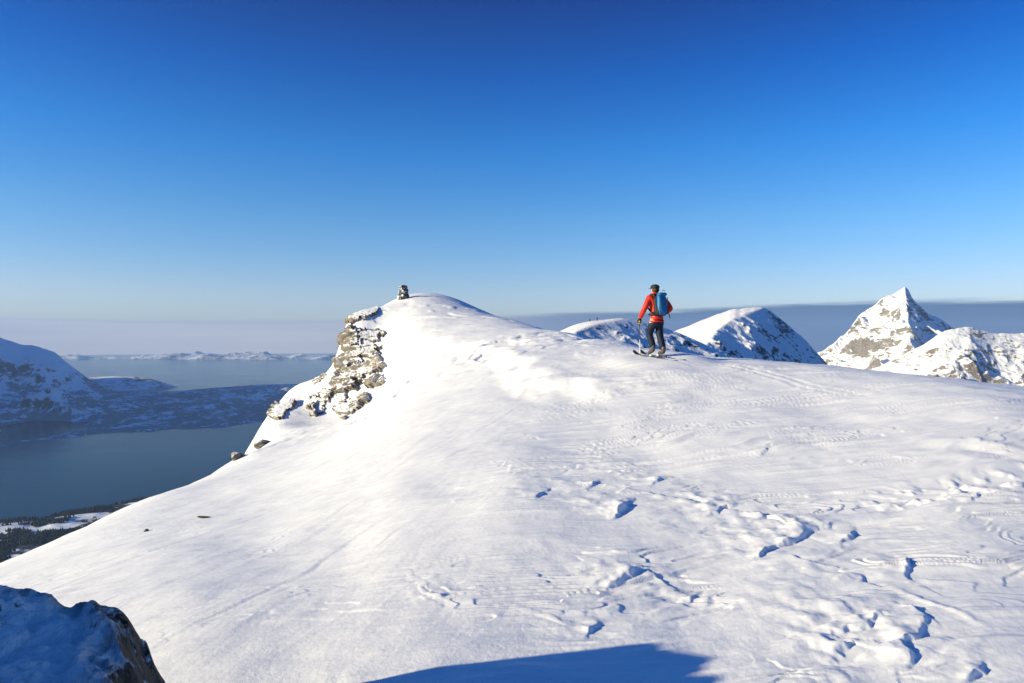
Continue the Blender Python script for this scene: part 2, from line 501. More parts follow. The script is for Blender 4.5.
def details(x, y):
    """wind texture of the snow, all in metres on the ground"""
    r = np.hypot(x, y)
    z = np.zeros_like(x)
    near = r < 90
    X, Y = x[near], y[near]; rr = r[near]
    fade = 1 - sstep(55, 90, rr)
    # gentle undulation
    d = .05 * fbm(X * .35, Y * .35, 3, 3) * sstep(3, 9, rr) + .012 * fbm(X * 1.3, Y * 1.3, 8, 3)
    d += .10 * fbm(X * .16, Y * .16, 4, 2) * sstep(12, 26, rr)
    # right hand wind streaks, running across and slightly away
    ca, sa = math.cos(R(13)), math.sin(R(13))
    warp = .25 * fbm(X * .5, Y * .5, 21, 2)
    s = X * ca + Y * sa; t = -X * sa + Y * ca + warp
    right = sstep(-1.4, .9, X - .06 * Y)
    st = ridged(s * .36, t * 2.9, 30, 4, .55)
    env = sstep(-.25, .35, fbm(X * .5, Y * .8, 33, 2))
    d += right * (.017 * (st - .8) * (.35 + .65 * env) + .005 * fbm(s * 1.1, t * 6, 37, 3)) * (.9 + .035 * np.minimum(rr, 30))
    # layered wind crust: thin terraces with crisp worn edges
    tn = fbm(s * .55 + .2 * fbm(X * 1.9, Y * 1.9, 53, 2), t * 2.6, 55, 3, .42) * 4.6
    tf = tn - np.floor(tn)
    terr = np.floor(tn) + sstep(.0, .16, tf) - tn
    tm = sstep(-.10, .22, fbm(X * .6 + 5, Y * .9, 57, 2)) * (.25 + .75 * right) * (1 - sstep(9, 20, rr))
    d += .013 * terr * tm
    ln = fbm(s * .35, t * 5.5 + 1.5 * warp, 59, 4, .6)
    d += .006 * np.abs(ln) * (-1) * right * (1 - sstep(10, 24, rr))
    # broken wind crust plates
    pl = fbm(s * .55 + .25 * fbm(X * 1.6, Y * 1.6, 51, 2), t * 3.6, 41, 3, .5)
    zone = np.clip(gauss_px(X, Y, 850, 635, .95, .55) + gauss_px(X, Y, 640, 590, .6, .5) + .8 * gauss_px(X, Y, 800, 540, 1.2, .9)
                   + .7 * gauss_px(X, Y, 580, 470, 1.6, 1.6) + .5 * gauss_px(X, Y, 960, 560, 1.2, .9) + .5 * gauss_px(X, Y, 560, 640, .5, .35), 0, 1)
    d += zone * (.012 * sstep(.0, .16, pl) + .008 * sstep(.22, .34, pl))
    d += zone * .005 * fbm(X * 6, Y * 6, 44, 2)
    d += (1 - right) * .007 * terr * tm + (1 - right) * .005 * (st - .8)
    # left hand drift steps, running away from the viewer, their steep side to the right
    cb, sb = math.cos(R(69)), math.sin(R(69))
    u = X * cb + Y * sb; v = X * sb - Y * cb + .12 * fbm(X * .8, Y * .8, 61, 3)
    left = 1 - sstep(-1.2, .9, X - .05 * Y)
    left = left * sstep(3.4, 4.4, Y)
    saw = v * 2.4 + .6 * fbm(u * .35, v * .8, 63, 2)
    ph = saw - np.floor(saw)
    stp = ph * sstep(1.0, .84, ph)
    en2 = sstep(.0, .35, fbm(u * .45, v * 1.2, 66, 2))
    d += left * .006 * stp * en2 * (1 - sstep(14, 26, rr))
    d += left * .004 * fbm(u * 1.0, v * 5, 67, 3)
    # small crumbs
    cr = perlin(X * 9, Y * 9, 71) + .5 * perlin(X * 19, Y * 19, 72)
    cm = sstep(.05, .3, fbm(X * .7, Y * 1.1, 74, 2))
    d += .012 * sstep(.62, .85, cr) * cm * (1 - sstep(10, 18, rr))
    # fine grain of the surface
    d += 0.0012 * perlin(X * 26, Y * 26, 78) * (1 - sstep(6, 12, rr)) + 0.0010 * perlin(X * 60, Y * 60, 79) * (1 - sstep(4, 7, rr))
    # rough wind lip along the bright bank
    bank = np.exp(-((X + 2.5) / 9) ** 2 - ((Y - 33) / 8) ** 2)
    d += bank * (.16 * fbm(X * .55, Y * .4, 81, 4) + .12 * sstep(.0, .12, fbm(X * .35, Y * .22, 83, 3)))
    # summit dome texture
    top = np.exp(-((X + 9) / 12) ** 2 - ((Y - 70) / 14) ** 2)
    d += top * (.16 * fbm(X * .22, Y * .22, 85, 4) + 0.16 * sstep(.0, .08, fbm(X * .18 + Y * .1, Y * .16, 86, 3)))
    d += ledges(X, Y)
    # ski track left by the skier, two grooves
    b_, sd, al, tot = poly_dist(X, Y, TRACK, .6)
    off = np.abs(np.abs(sd) - .115)
    ok = (b_ < .5)
    d += np.where(ok, -.008 * (1 - sstep(.03, .075, off)) + .0035 * np.exp(-((np.abs(sd) - .25) / .06) ** 2), 0) * sstep(0, .5, al) * (1 - sstep(tot - 4, tot, al))
    # the lip where the wind-scoured bank breaks off below the plateau
    b_, sd, al, tot = poly_dist(X + .9 * fbm(X * .35, Y * .25, 101, 4), Y + .9 * fbm(X * .35 + 7, Y * .25, 102, 4), LIP, 14)
    ok = b_ < 1e8
    d += np.where(ok, .27 * np.exp(-np.maximum(sd, 0) / 3.2) * sstep(-1.1, .35, sd) * np.exp(-(np.sqrt(np.maximum(b_ ** 2 - sd ** 2, 0)) / 1.5) ** 2) * sstep(14, 9, b_), 0)
    # rough trail at the right
    b_, sd, al, tot = poly_dist(X, Y, RUBBLE, 1.0)
    wid = np.exp(-(b_ / .20) ** 2)
    d += wid * sstep(0, .8, al) * (-.02 + .040 * sstep(-.1, .5, fbm(X * 4, Y * 5, 95, 3)) )
    d += .03 * np.exp(-((b_ - .32) / .1) ** 2) * sstep(0, .8, al)
    b_, sd, al, tot = poly_dist(X, Y, SKID, .5)
    d += .010 * np.exp(-(b_ / .035) ** 2) * np.sin(np.pi * np.clip(al / tot, 0, 1))
    b_, sd, al, tot = poly_dist(X, Y, CURVE, .8)
    d += (-.02 * np.exp(-(b_ / .12) ** 2) + .012 * np.exp(-((b_ - .3) / .1) ** 2)) * np.sin(np.pi * np.clip(al / tot, 0, 1))
    # calm snow right round the skier's skis
    q = np.exp(-(((X - SK.x) ** 2 + (Y - SK.y) ** 2) / 1.3 ** 2))
    d *= 1 - .8 * q
    z[near] = d * fade
    far = r > 90
    if far.any():
        z[far] = sstep(90, 300, r[far]) * 10 * fbm(x[far] / 60, y[far] / 60, 87, 4)
    return z

_b0 = float(base(SK.x, SK.y)); _bx = float(base(SK.x + .6, SK.y) - base(SK.x - .6, SK.y)) / 1.2; _by = float(base(SK.x, SK.y + .6) - base(SK.x, SK.y - .6)) / 1.2
def ground(x, y):
    x = np.asarray(x, float); y = np.asarray(y, float)
    q = np.exp(-(((x - SK.x) ** 2 + (y - SK.y) ** 2) / 1.2 ** 2) ** 2)
    pl = _b0 + _bx * (x - SK.x) + _by * (y - SK.y)
    return base(x, y) * (1 - q) + pl * q + details(x, y)

def build_terrain():
    ths = np.concatenate([np.linspace(-180, -46, 60, endpoint=False), np.linspace(-46, -39, 30, endpoint=False),
                          np.arange(-39, 39, .09), np.linspace(39, 46, 30, endpoint=False), np.linspace(46, 180, 61)])
    def geo(a, b, step): return np.exp(np.arange(math.log(a), math.log(b), step))
    rs = np.concatenate([geo(.4, 3.1, .03), geo(3.1, 8, .0023), geo(8, 11, .0035), geo(11, 20, .0042), geo(20, 42, .0065), geo(42, 92, .0042), geo(92, 1700, .04)])
    T, Rr = np.meshgrid(np.radians(ths), rs, indexing='ij')
    x = Rr * np.sin(T); y = Rr * np.cos(T)
    z = ground(x, y)
    V = np.stack([x, y, z], -1).reshape(-1, 3)
    n, m = T.shape
    Q = grid_quads(n, m)[:, ::-1]
    o = mesh_np('snow_ground', V, Q, M_SNOW)
    tag(o, kind='structure')
    return o
build_terrain()

# ------------------------------------------------------------------ mountains: angle-and-distance grids
def mountain(name, sky, Y, pxr, yr, n, m, fn, mat, label=None, jag=0, jagf=.2, soft=2.0, kind='structure'):
    """sky: skyline as (px,py) seen at distance Y; fn(u,y,zr,x) -> height"""
    us = np.linspace((pxr[0] - CX) / F, (pxr[1] - CX) / F, n)
    ys = np.exp(np.linspace(math.log(yr[0]), math.log(yr[1]), m))
    U, YY = np.meshgrid(us, ys, indexing='ij')
    sx = np.array([(p[0] - CX) / F for p in sky]); sz = np.array([(CY - p[1]) / F * Y for p in sky])
    fine = np.linspace(us[0] - 40 / F, us[-1] + 40 / F, 6000)
    tab = np.interp(fine, sx, sz)
    if jag: tab = tab + jag * fbm(fine * F * jagf, fine * 0 + 3.3, 5, 4)
    sg = soft / F / (fine[1] - fine[0]); kx = np.arange(-int(4 * sg) - 1, int(4 * sg) + 2)
    kern = np.exp(-.5 * (kx / sg) ** 2); kern /= kern.sum()
    tab = np.convolve(np.pad(tab, len(kx) // 2, mode='edge'), kern, mode='valid')
    zr = np.interp(U, fine, tab)
    X = U * YY
    Z = fn(U, YY, zr, X)
    o = mesh_np(name, np.stack([X, YY, Z], -1).reshape(-1, 3), grid_quads(n, m)[:, ::-1], mat)
    tag(o, label, kind=kind)
    return o

def smin(a, b, k):
    h = np.clip(.5 + .5 * (b - a) / k, 0, 1)
    return b + (a - b) * h - k * h * (1 - h)

def plane(X, Y, apex, az, slope):
    """height of a plane through apex dipping towards azimuth az (degrees from +Y towards +X)"""
    return apex[2] - slope * ((X - apex[0]) * math.sin(R(az)) + (Y - apex[1]) * math.cos(R(az)))

# the pyramid peak
PY = 5000.0
def apex_at(px, py, y): return ((px - CX) / F * y, y, (CY - py) / F * y)
A_C = apex_at(905, 286, PY)
def f_peak(U, Y, zr, X):
    cur = zr * Y / PY - .25 * np.maximum(Y - PY, 0)
    n1 = ridged(X / 420, Y / 420, 120, 6, .55) - .9
    n2 = fbm(X / 150, Y / 150, 131, 5)
    L = plane(X, Y, A_C, 250, .76)
    Rt = plane(X, Y, A_C, 143, 1.3)
    Rt2 = plane(X, Y, (A_C[0] + 200, A_C[1], A_C[2] - 190), 250, .35)
    h = smin(L, Rt, 6)
    d = np.clip((A_C[2] - h) / 190, 0, 1)
    n3 = ridged((X + .6 * Y) / 210, (Y - .6 * X) / 700, 141, 4, .55) - .8
    h = h + d * (46 * n1 + 26 * n2 + 52 * n3)
    return np.maximum(smin(h, cur + 6 * n2, 8), -520)
M_PEAK = mat_mountain('peak_snow_and_rock', 170, rock=(.21, .19, .17), thr=.44, band=.14, amp=.85)
mountain('mountain_peak', [(780, 372), (800, 362), (820, 352), (832, 344), (845, 334), (860, 315), (868, 309), (880, 300), (893, 293), (905, 286), (909, 290), (912, 298), (917, 304), (921, 306), (926, 312),
          (931, 314.5), (939, 318), (944, 322), (955, 329), (975, 345), (1010, 365), (1050, 380)], PY, (770, 1060), (3300, 6000), 520, 420, f_peak, M_PEAK, soft=.6, jag=16, jagf=.12)

# the snowy ridge in front of the peak
DY = 3700.0
def f_ridge(U, Y, zr, X):
    n1 = ridged(X / 260, Y / 260, 220, 6, .55) - .9
    n2 = fbm(X / 60, Y / 60, 231, 5)
    h = zr - .72 * np.maximum(DY - Y, 0) - .5 * np.maximum(Y - DY, 0)
    d = np.clip(np.abs(DY - Y) / 300, .16, 1)
    return np.maximum(h + d * (34 * n1) + np.clip(d * 3, .2, 1) * 11 * n2, -520)
M_RIDGE = mat_mountain('ridge_snow_and_rock', 150, rock=(.20, .17, .15), thr=.63, band=.16, amp=.9)
mountain('mountain_ridge', [(820, 385), (850, 375), (880, 366), (900, 356), (912, 350), (925, 343), (935, 336), (945, 330), (958, 327), (970, 326), (980, 329), (990, 333), (1005, 334), (1024, 333),
          (1080, 340), (1150, 330)], DY, (810, 1170), (2700, 4400), 520, 360, f_ridge, M_RIDGE, soft=.8, jag=4, jagf=.06)

# snow hill with a rocky right-hand flank
HY = 1500.0
def f_hill(U, Y, zr, X):
    n1 = ridged(X / 110, Y / 110, 320, 6, .55) - .9
    n2 = fbm(X / 30, Y / 30, 331, 5)
    dome = zr - .16 * np.maximum(HY - Y, 0) - .3 * np.maximum(Y - HY, 0)
    A = apex_at(770, 311, HY)
    fl = plane(X, Y, A, 131, 1.0)
    fr = plane(X, Y, apex_at(690, 333, HY - 330), 140, .7)
    fl = smin(fl, fr, 6)
    fl = fl + np.clip((A[2] - fl) / 40, .1, 1) * (7 * n1 + 4 * n2)
    return np.maximum(smin(dome + 1.2 * n2, fl, 4), -300)
M_HILL = mat_mountain('hill_snow_and_rock', 60, rock=(.10, .10, .11), thr=.61, band=.12, amp=.62)
mountain('snow_hill', [(600, 352), (640, 342), (670, 333), (690, 325.5), (710, 316.5), (730, 309.5), (745, 308), (762, 307), (770, 308.5), (776, 313), (783, 319), (790, 324), (800, 334), (808, 343), (815, 351),
          (830, 366), (850, 385), (880, 410)], HY, (590, 890), (1050, 1750), 460, 360, f_hill, M_HILL, soft=1.2, jag=2.2, jagf=.1)

# nearer snow dome with dark crags; two far figures stand on it
BY = 350.0
def f_dome(U, Y, zr, X):
    n1 = ridged(X / 26, Y / 26, 420, 5, .55) - .9
    n2 = fbm(X / 7, Y / 7, 431, 5)
    dome = zr - .10 * np.maximum(BY - Y, 0) - .28 * np.maximum(Y - BY, 0)
    A = apex_at(628, 318.5, BY)
    fl = plane(X, Y, A, 140, .52)
    fl = fl + np.clip((A[2] - fl) / 8, .05, 1) * (.9 * n1 + .6 * n2)
    return np.maximum(smin(dome + .12 * n2, fl, 1.2), -120)
M_DOME = mat_mountain('dome_snow_and_rock', 14, rock=(.075, .075, .085), thr=.78, band=.10, amp=.5)
DOME_SKY = [(500, 350), (540, 337), (560, 331), (575, 324.5), (590, 321), (605, 319.5), (622, 318), (640, 318.5), (655, 321), (672, 326), (690, 333), (705, 342), (716, 349), (735, 361), (760, 378), (800, 400)]
mountain('snow_dome', DOME_SKY, BY, (490, 810), (225, 430), 420, 300, f_dome, M_DOME)

# ------------------------------------------------------------------ far shore, islands, near shore
SHORE = [(-700, 470), (-200, 455), (0, 447), (60, 439), (120, 433), (200, 429), (250, 424), (290, 420), (340, 414), (420, 405)]
def shore_y(U): return 600 * F / (np.interp(U * F + CX, [p[0] for p in SHORE], [p[1] for p in SHORE]) - CY)
EY = 6800.0
def f_left(U, Y, zr, X):
    ys = shore_y(U) + 130 * fbm(U * 14, U * 0 + .4, 503, 4)
    Yr = EY + (U * F + CX).clip(0, 400) * 3
    zz = zr * Yr / EY
    t = (Y - ys) / (Yr - ys)
    k = 1.0 + 1.3 * sstep(130, 40, U * F + CX)
    f = np.where(t < 1, np.clip(t, 0, 1) ** k, 1)
    H = (zz - SEA)
    h = SEA + 6 * np.sign(t) * np.minimum(np.abs(t) * 60, 1) + H * f - np.maximum(Y - Yr, 0) * .28
    n1 = ridged(X / 900, Y / 900, 520, 6, .52) - .9
    n2 = fbm(X / 220, Y / 220, 531, 5)
    a = np.clip(t * 3, 0, 1) * np.clip(np.abs(1 - t) * 4, .12, 1)
    h = h + a * (np.clip(H / 600, .12, 1) ** 1.3 * 150 * n1 + 30 * n2)
    want = zr[:, 0] / EY
    dl = want - (h / Y).max(1)
    k = np.hanning(25); k /= k.sum()
    dl = np.convolve(np.pad(dl, 12, mode='edge'), k, mode='valid')
    return h + dl[:, None] * Y * sstep(0, .9, t)
LEFT_SKY = [(-900, 262), (-400, 262), (-250, 270), (-150, 285), (-70, 316), (-30, 333), (0, 338.5), (12, 341), (22, 345), (33, 345), (45, 349), (56, 353), (66, 362), (78, 371), (90, 380), (104, 386), (118, 390), (150, 392), (175, 391),
            (200, 389), (225, 387), (240, 386), (262, 384.5), (290, 384), (330, 384), (420, 386)]
def mat_shore():
    t = NT('shore_snow_and_forest'); p = t.pos()
    sx = t.n('ShaderNodeSeparateXYZ'); t.l(p, sx.inputs[0])
    z = t.math('SUBTRACT', sx.outputs['Z'], SEA)
    n1 = t.noise(t.scalev(p, (1, .7, 1)), 1 / 260, 8, .7); n2 = t.noise(p, 1 / 60, 7, .7)
    nz = t.nz()
    # dark birch forest low down, thinning out with height
    lim = t.math('ADD', t.math('MULTIPLY', t.math('SUBTRACT', n1, .5), 1500), t.math('MULTIPLY', t.math('SUBTRACT', n2, .5), 1300))
    fo = t.mapr(t.math('ADD', z, lim), 190, 70)
    k = t.math('ADD', nz, t.math('MULTIPLY', t.math('SUBTRACT', n2, .5), .9))
    rock = t.mapr(k, .69, .54)
    c = t.mix(rock, (.82, .84, .88), (.08, .085, .10))
    c = t.mix(t.math('MULTIPLY', fo, .78), c, (.035, .045, .06))
    t.bsdf(c, .85, t.bump(n2, .6, 14), .1)
    return t.m
M_SHORE = mat_shore()
mountain('fjord_mountain', LEFT_SKY, EY, (-900, 430), (3300, 9600), 620, 330, f_left, M_SHORE)

def build_shadow_range():  # unseen range added left of the frame to shade the fjord and far shore
    xs = np.linspace(-10500, -3600, 150); ys = np.linspace(1500, 10800, 190)
    X, Y = np.meshgrid(xs, ys, indexing='ij')
    crest = -6700 + 250 * fbm(Y / 1500, Y * 0, 561, 3)
    win = sstep(1300, 2900, Y) * sstep(8000, 6500, Y)
    hgt = SEA + win * (1500 + 130 * fbm(Y / 900, Y * 0 + 2, 563, 3))
    Z = SEA - 30 + (hgt - SEA) * np.exp(-((X - crest) / 1650) ** 2) + win * np.exp(-((X - crest) / 1800) ** 2) * 120 * (ridged(X / 900, Y / 900, 567, 5) - .9)
    o = mesh_np('unseen_shadow_range', np.stack([X, Y, Z], -1).reshape(-1, 3), grid_quads(150, 190)[:, ::-1], M_SHORE)
    tag(o, kind='structure')
build_shadow_range()

FYY = 9000.0
def f_far(U, Y, zr, X):
    n1 = ridged(X / 700, Y / 700, 620, 5, .5) - .9
    h = zr - np.maximum(FYY - Y, 0) * .22 - np.maximum(Y - FYY, 0) * .2
    return np.maximum(h + 14 * n1 * np.clip(np.abs(FYY - Y) / 700, .1, 1), SEA - 10)
M_FAR = mat_mountain('far_hill_snow', 700, rock=(.12, .12, .13), thr=.93, band=.2, amp=.7)
mountain('far_hill', [(30, 392), (60, 384), (85, 378), (100, 376.5), (115, 376), (132, 376.5), (150, 378.5), (165, 383), (182, 388), (205, 392), (260, 396)], FYY,
         (20, 270), (7600, 10600), 240, 120, f_far, M_FAR)

GY = 24000.0
def f_isle(U, Y, zr, X):
    n1 = ridged(X / 1300, Y / 1300, 720, 5, .55)
    h = zr + 80 * (n1 - 1.0) - np.maximum(GY - Y, 0) * .14 - np.maximum(Y - GY, 0) * .12
    return np.maximum(h, SEA - 20)
mountain('far_islands', [(-400, 352), (0, 355), (50, 357), (75, 355), (110, 358), (140, 357), (165, 354), (185, 352.5), (205, 352), (225, 354), (245, 353), (265, 352), (285, 355), (340, 355), (420, 357), (520, 362)], GY,
         (-400, 540), (20500, 28000), 420, 120, f_isle, M_FAR)

NSH = [(-500, 530), (-100, 524), (0, 522), (20, 520), (40, 521), (55, 516), (70, 513), (110, 507), (140, 500.5), (165, 496), (260, 480), (400, 470)]
def f_near(U, Y, zr, X):
    ys = 600 * F / (np.interp(U * F + CX, [p[0] for p in NSH], [p[1] for p in NSH]) - CY) + 22 * fbm(U * 26, U * 0, 803, 4)
    t = ys - Y
    return SEA + np.where(t > 0, np.minimum(t * .5, 6) + np.minimum(t, 900) * .06, t * .1) + 14 * fbm(X / 160, Y / 160, 811, 4) * np.clip(t / 200, 0, 1)
def mat_nshore():
    t = NT('near_shore_fields'); p = t.pos()
    n1 = t.noise(t.scalev(p, (1, 1.3, 1)), 1 / 260, 6, .6, 1.2); n2 = t.noise(p, 1 / 40, 6, .65)
    k = t.math('ADD', n1, t.math('MULTIPLY', t.math('SUBTRACT', n2, .5), .35))
    c = t.mix(t.mapr(k, .46, .54), (.74, .77, .82), (.03, .035, .04))
    t.bsdf(c, .9, t.bump(n2, .6, 4), .1)
    return t.m
mountain('valley_shore', [(-500, 522), (400, 522)], 2200, (-520, 420), (1300, 2950), 320, 320, f_near, mat_nshore())

# the fjord
def build_sea():
    bm = bmesh.new()
    rr = [300, 800, 1500, 2500, 4000, 7000, 12000, 20000, 36000]; seg = 96
    c = bm.verts.new((0, 0, SEA)); prev = None
    for r in rr:
        ring = [bm.verts.new((r * math.sin(2 * math.pi * j / seg), r * math.cos(2 * math.pi * j / seg), SEA)) for j in range(seg)]
        for j in range(seg):
            if prev is None: bm.faces.new((c, ring[(j + 1) % seg], ring[j]))
            else: bm.faces.new((prev[j], prev[(j + 1) % seg], ring[(j + 1) % seg], ring[j]))
        prev = ring
    t = NT('fjord_water'); p = t.pos()
    n = t.noise(t.scalev(p, (1, 2.2, 1)), 1 / 18, 5, .6)
    n2 = t.noise(t.scalev(p, (1, 3.5, 1), R(12)), 1 / 420, 5, .6)
    col = t.mix(t.mapr(n2, .3, .7), (.002, .018, .042), (.003, .025, .054))
    t.bsdf(col, t.mapr(n2, .3, .7, .10, .18), t.bump(n, .25, 1.5), .5, IOR=1.075)
    o = bm_obj('fjord_water', bm, t.m, smooth=False)
    if o.data.polygons[0].normal.z < 0: o.data.flip_normals()
    tag(o, kind='structure')
build_sea()

# ------------------------------------------------------------------ crags below the summit
M_CRAG = mat_rock('crag_rock', (.32, .28, .23), 2.6, .79, amp=.42)
def crag(label, blobs, thick=.9, seed=0, res=.55, group='crags of the cliff under the cairn', snow=True):
    """blobs: (px, py, rx, ry) ellipses where bare rock comes through the snow; the rock is a blocky shell standing proud of the slope"""
    x0 = min(b[0] - b[2] for b in blobs) - 5; x1 = max(b[0] + b[2] for b in blobs) + 5
    y0 = min(b[1] - b[3] for b in blobs) - 5; y1 = max(b[1] + b[3] for b in blobs) + 5
    ths = np.arctan(np.arange((x0 - CX) / F, (x1 - CX) / F, res / F))
    ds = np.exp(np.arange(math.log(34), math.log(84), .0028))
    T, D = np.meshgrid(ths, ds, indexing='ij')
    Rr = D / np.cos(T)
    X = Rr * np.sin(T); Y = Rr * np.cos(T)
    Z = base(X, Y)
    gx = (base(X + .3, Y) - base(X - .3, Y)) / .6; gy = (base(X, Y + .3) - base(X, Y - .3)) / .6
    nl = np.sqrt(gx ** 2 + gy ** 2 + 1)
    N = np.stack([-gx / nl, -gy / nl, 1 / nl], -1)
    px = CX + F * X / Y; py = CY - F * Z / Y
    w = fbm(px / 7, py / 7, 900 + seed, 4, .6)
    mask = np.full(px.shape, -1.0)
    for b in blobs:
        ex = (px - b[0]) / b[2]; ey = (py - b[1]) / b[3]
        if len(b) > 4:
            c, s = math.cos(R(b[4])), math.sin(R(b[4]))
            dx, dy = px - b[0], py - b[1]
            ex = (dx * c + dy * s) / b[2]; ey = (-dx * s + dy * c) / b[3]
        mask = np.maximum(mask, 1 - np.sqrt(ex ** 2 + ey ** 2))
    mask = mask + .70 * w + .10
    u = X * .9 + Y * .25; v = Z * 1.0 + Y * .35
    blk = .70 * facets(u / 1.9, v / 2.6, 910 + seed, .55) + .20 * facets(u / .8 + 4, v / 1.2, 920 + seed, .8) + .10 * fbm(u * 2.2, v * 2.2, 930 + seed, 3)
    # ledges: steps of the rock against height
    sv = (v + .4 * fbm(u * .4, v * .4, 940 + seed, 2)) / 1.5
    stepz = (sv - np.floor(sv)); 
    blk = blk + .16 * (sstep(.0, .25, stepz) - stepz)
    m = sstep(-.05, .22, mask)
    disp = m * (thick * .35 + thick * .48 * blk) - .30 * (1 - m)
    disp = np.maximum(disp, -.30)
    Hn = np.stack([N[..., 0] * 1.0 - .18 * m, N[..., 1] * 1.0 - .12 * m, N[..., 2] * .75], -1)
    Pn = np.stack([X, Y, Z], -1) + Hn * disp[..., None] + np.stack([0 * X, 0 * X, np.where(m > 0, 0, -.0) - .12 * (1 - m)], -1)
    Q = grid_quads(*T.shape)[:, ::-1]
    keep = (mask.ravel()[Q] > -.22).any(1)
    Q = Q[keep]
    lab = np.arange(int(Q.max()) + 1)                       # keep the largest connected piece
    while True:
        mn = lab[Q].min(1); new = lab.copy()
        for c4 in range(4): np.minimum.at(new, Q[:, c4], mn)
        if (new == lab).all(): break
        lab = new
    ids, cnt = np.unique(lab[Q[:, 0]], return_counts=True)
    Q = Q[lab[Q[:, 0]] == ids[np.argmax(cnt)]]
    used, inv = np.unique(Q.ravel(), return_inverse=True)
    V = Pn.reshape(-1, 3)[used]
    o = mesh_np('rock_crag', V, inv.reshape(-1, 4), M_CRAG, smooth=False)
    c = V.mean(0); c[2] = V[:, 2].min()
    o.data.transform(Matrix.Translation(-Vector(c))); o.location = c
    tag(o, label, 'rock crag', group)
    return o
crag('snow dusted top block of the cliff just below the cairn slope', [(356, 317, 9, 6, -30), (369, 313, 12, 5, -30)], .8, 1)
crag('tall main rock face of the cliff, brown and broken with snowy ledges', [(352, 338, 12, 9), (371, 336, 13, 7), (352, 356, 12, 12), (371, 352, 10, 8), (377, 364, 9, 8), (364, 372, 15, 10), (352, 377, 10, 13), (345, 365, 8, 14), (343, 392, 6, 14), (376, 382, 9, 5, -25)], 1.0, 2)
crag('lowest wedge shaped brown crag jutting out of the smooth snow slope', [(345, 410, 9, 10), (356, 404, 10, 6, -35), (365, 398, 7, 5, -35)], .9, 3)
crag('middle grey crag left of the lowest wedge shaped crag', [(317, 406, 8, 9), (327, 395, 7, 7, -40), (337, 384, 5, 8)], .8, 4)
crag('leftmost crag of the cliff, low and capped by a snow shoulder', [(279, 412, 10, 7, -25), (290, 406, 6, 4, -30)], .8, 5)
crag('thin rock ribs showing through the snow shoulder above the leftmost crag', [(302, 392, 8, 2.5, -35), (318, 380, 9, 2.2, -30), (308, 401, 5, 2)], .45, 6)

# ------------------------------------------------------------------ single small stones on the slope
M_STONE = mat_rock('stone', (.12, .11, .10), .35, .75, snowy=False)
def stone_mesh(bm, c, size, seed, rough=.28, flat=.7):
    rnd = random.Random(seed)
    t = bmesh.new(); bmesh.ops.create_icosphere(t, subdivisions=2, radius=1)
    off = Vector((rnd.random() * 50, rnd.random() * 50, rnd.random() * 50))
    cuts = [(Vector((rnd.uniform(-1, 1), rnd.uniform(-1, 1), rnd.uniform(-.8, .8))).normalized(), rnd.uniform(.5, .8)) for _ in range(7)]
    from mathutils import noise as mn
    rot = Matrix.Rotation(rnd.uniform(0, 6.28), 3, 'Z')
    vs = {}
    for v in t.verts:
        p = v.co.copy()
        for n, d in cuts:
            k = p.dot(n)
            if k > d: p -= n * (k - d)
        p *= 1 + rough * mn.noise(p * 1.5 + off)
        p = rot @ Vector((p.x * size[0], p.y * size[1], p.z * size[2]))
        vs[v.index] = bm.verts.new(p + Vector(c))
    for f in t.faces: bm.faces.new([vs[v.index] for v in f.verts])
    t.free()
for lab, px, py, s in [('flat dark stone poking out of the lower left snow slope', 204, 517, (.14, .05, .02)),
                       ('tiny dark pebble on the snow slope under the flat stone', 146, 531, (.03, .03, .03)),
                       ('small dark stone on the edge of the snow beside the near shore', 137, 503, (.16, .14, .14)),
                       ('grey stone on the lower left snow edge, close under the leftmost crag', 262, 447, (.55, .4, .3)),
                       ('grey stone on the lower left snow edge, further down than the other', 239, 459, (.42, .32, .22)),
                       ]:
    c = hit(px, py)
    bm = bmesh.new(); stone_mesh(bm, (0, 0, s[2] * .3), s, px)
    o = bm_obj('stone', bm, M_CRAG if s[0] > .3 else M_STONE, smooth=False)
    o.location = (c.x, c.y, float(ground(np.array([c.x]), np.array([c.y]))[0]))
    tag(o, lab, 'stone', 'small stones on the snow')

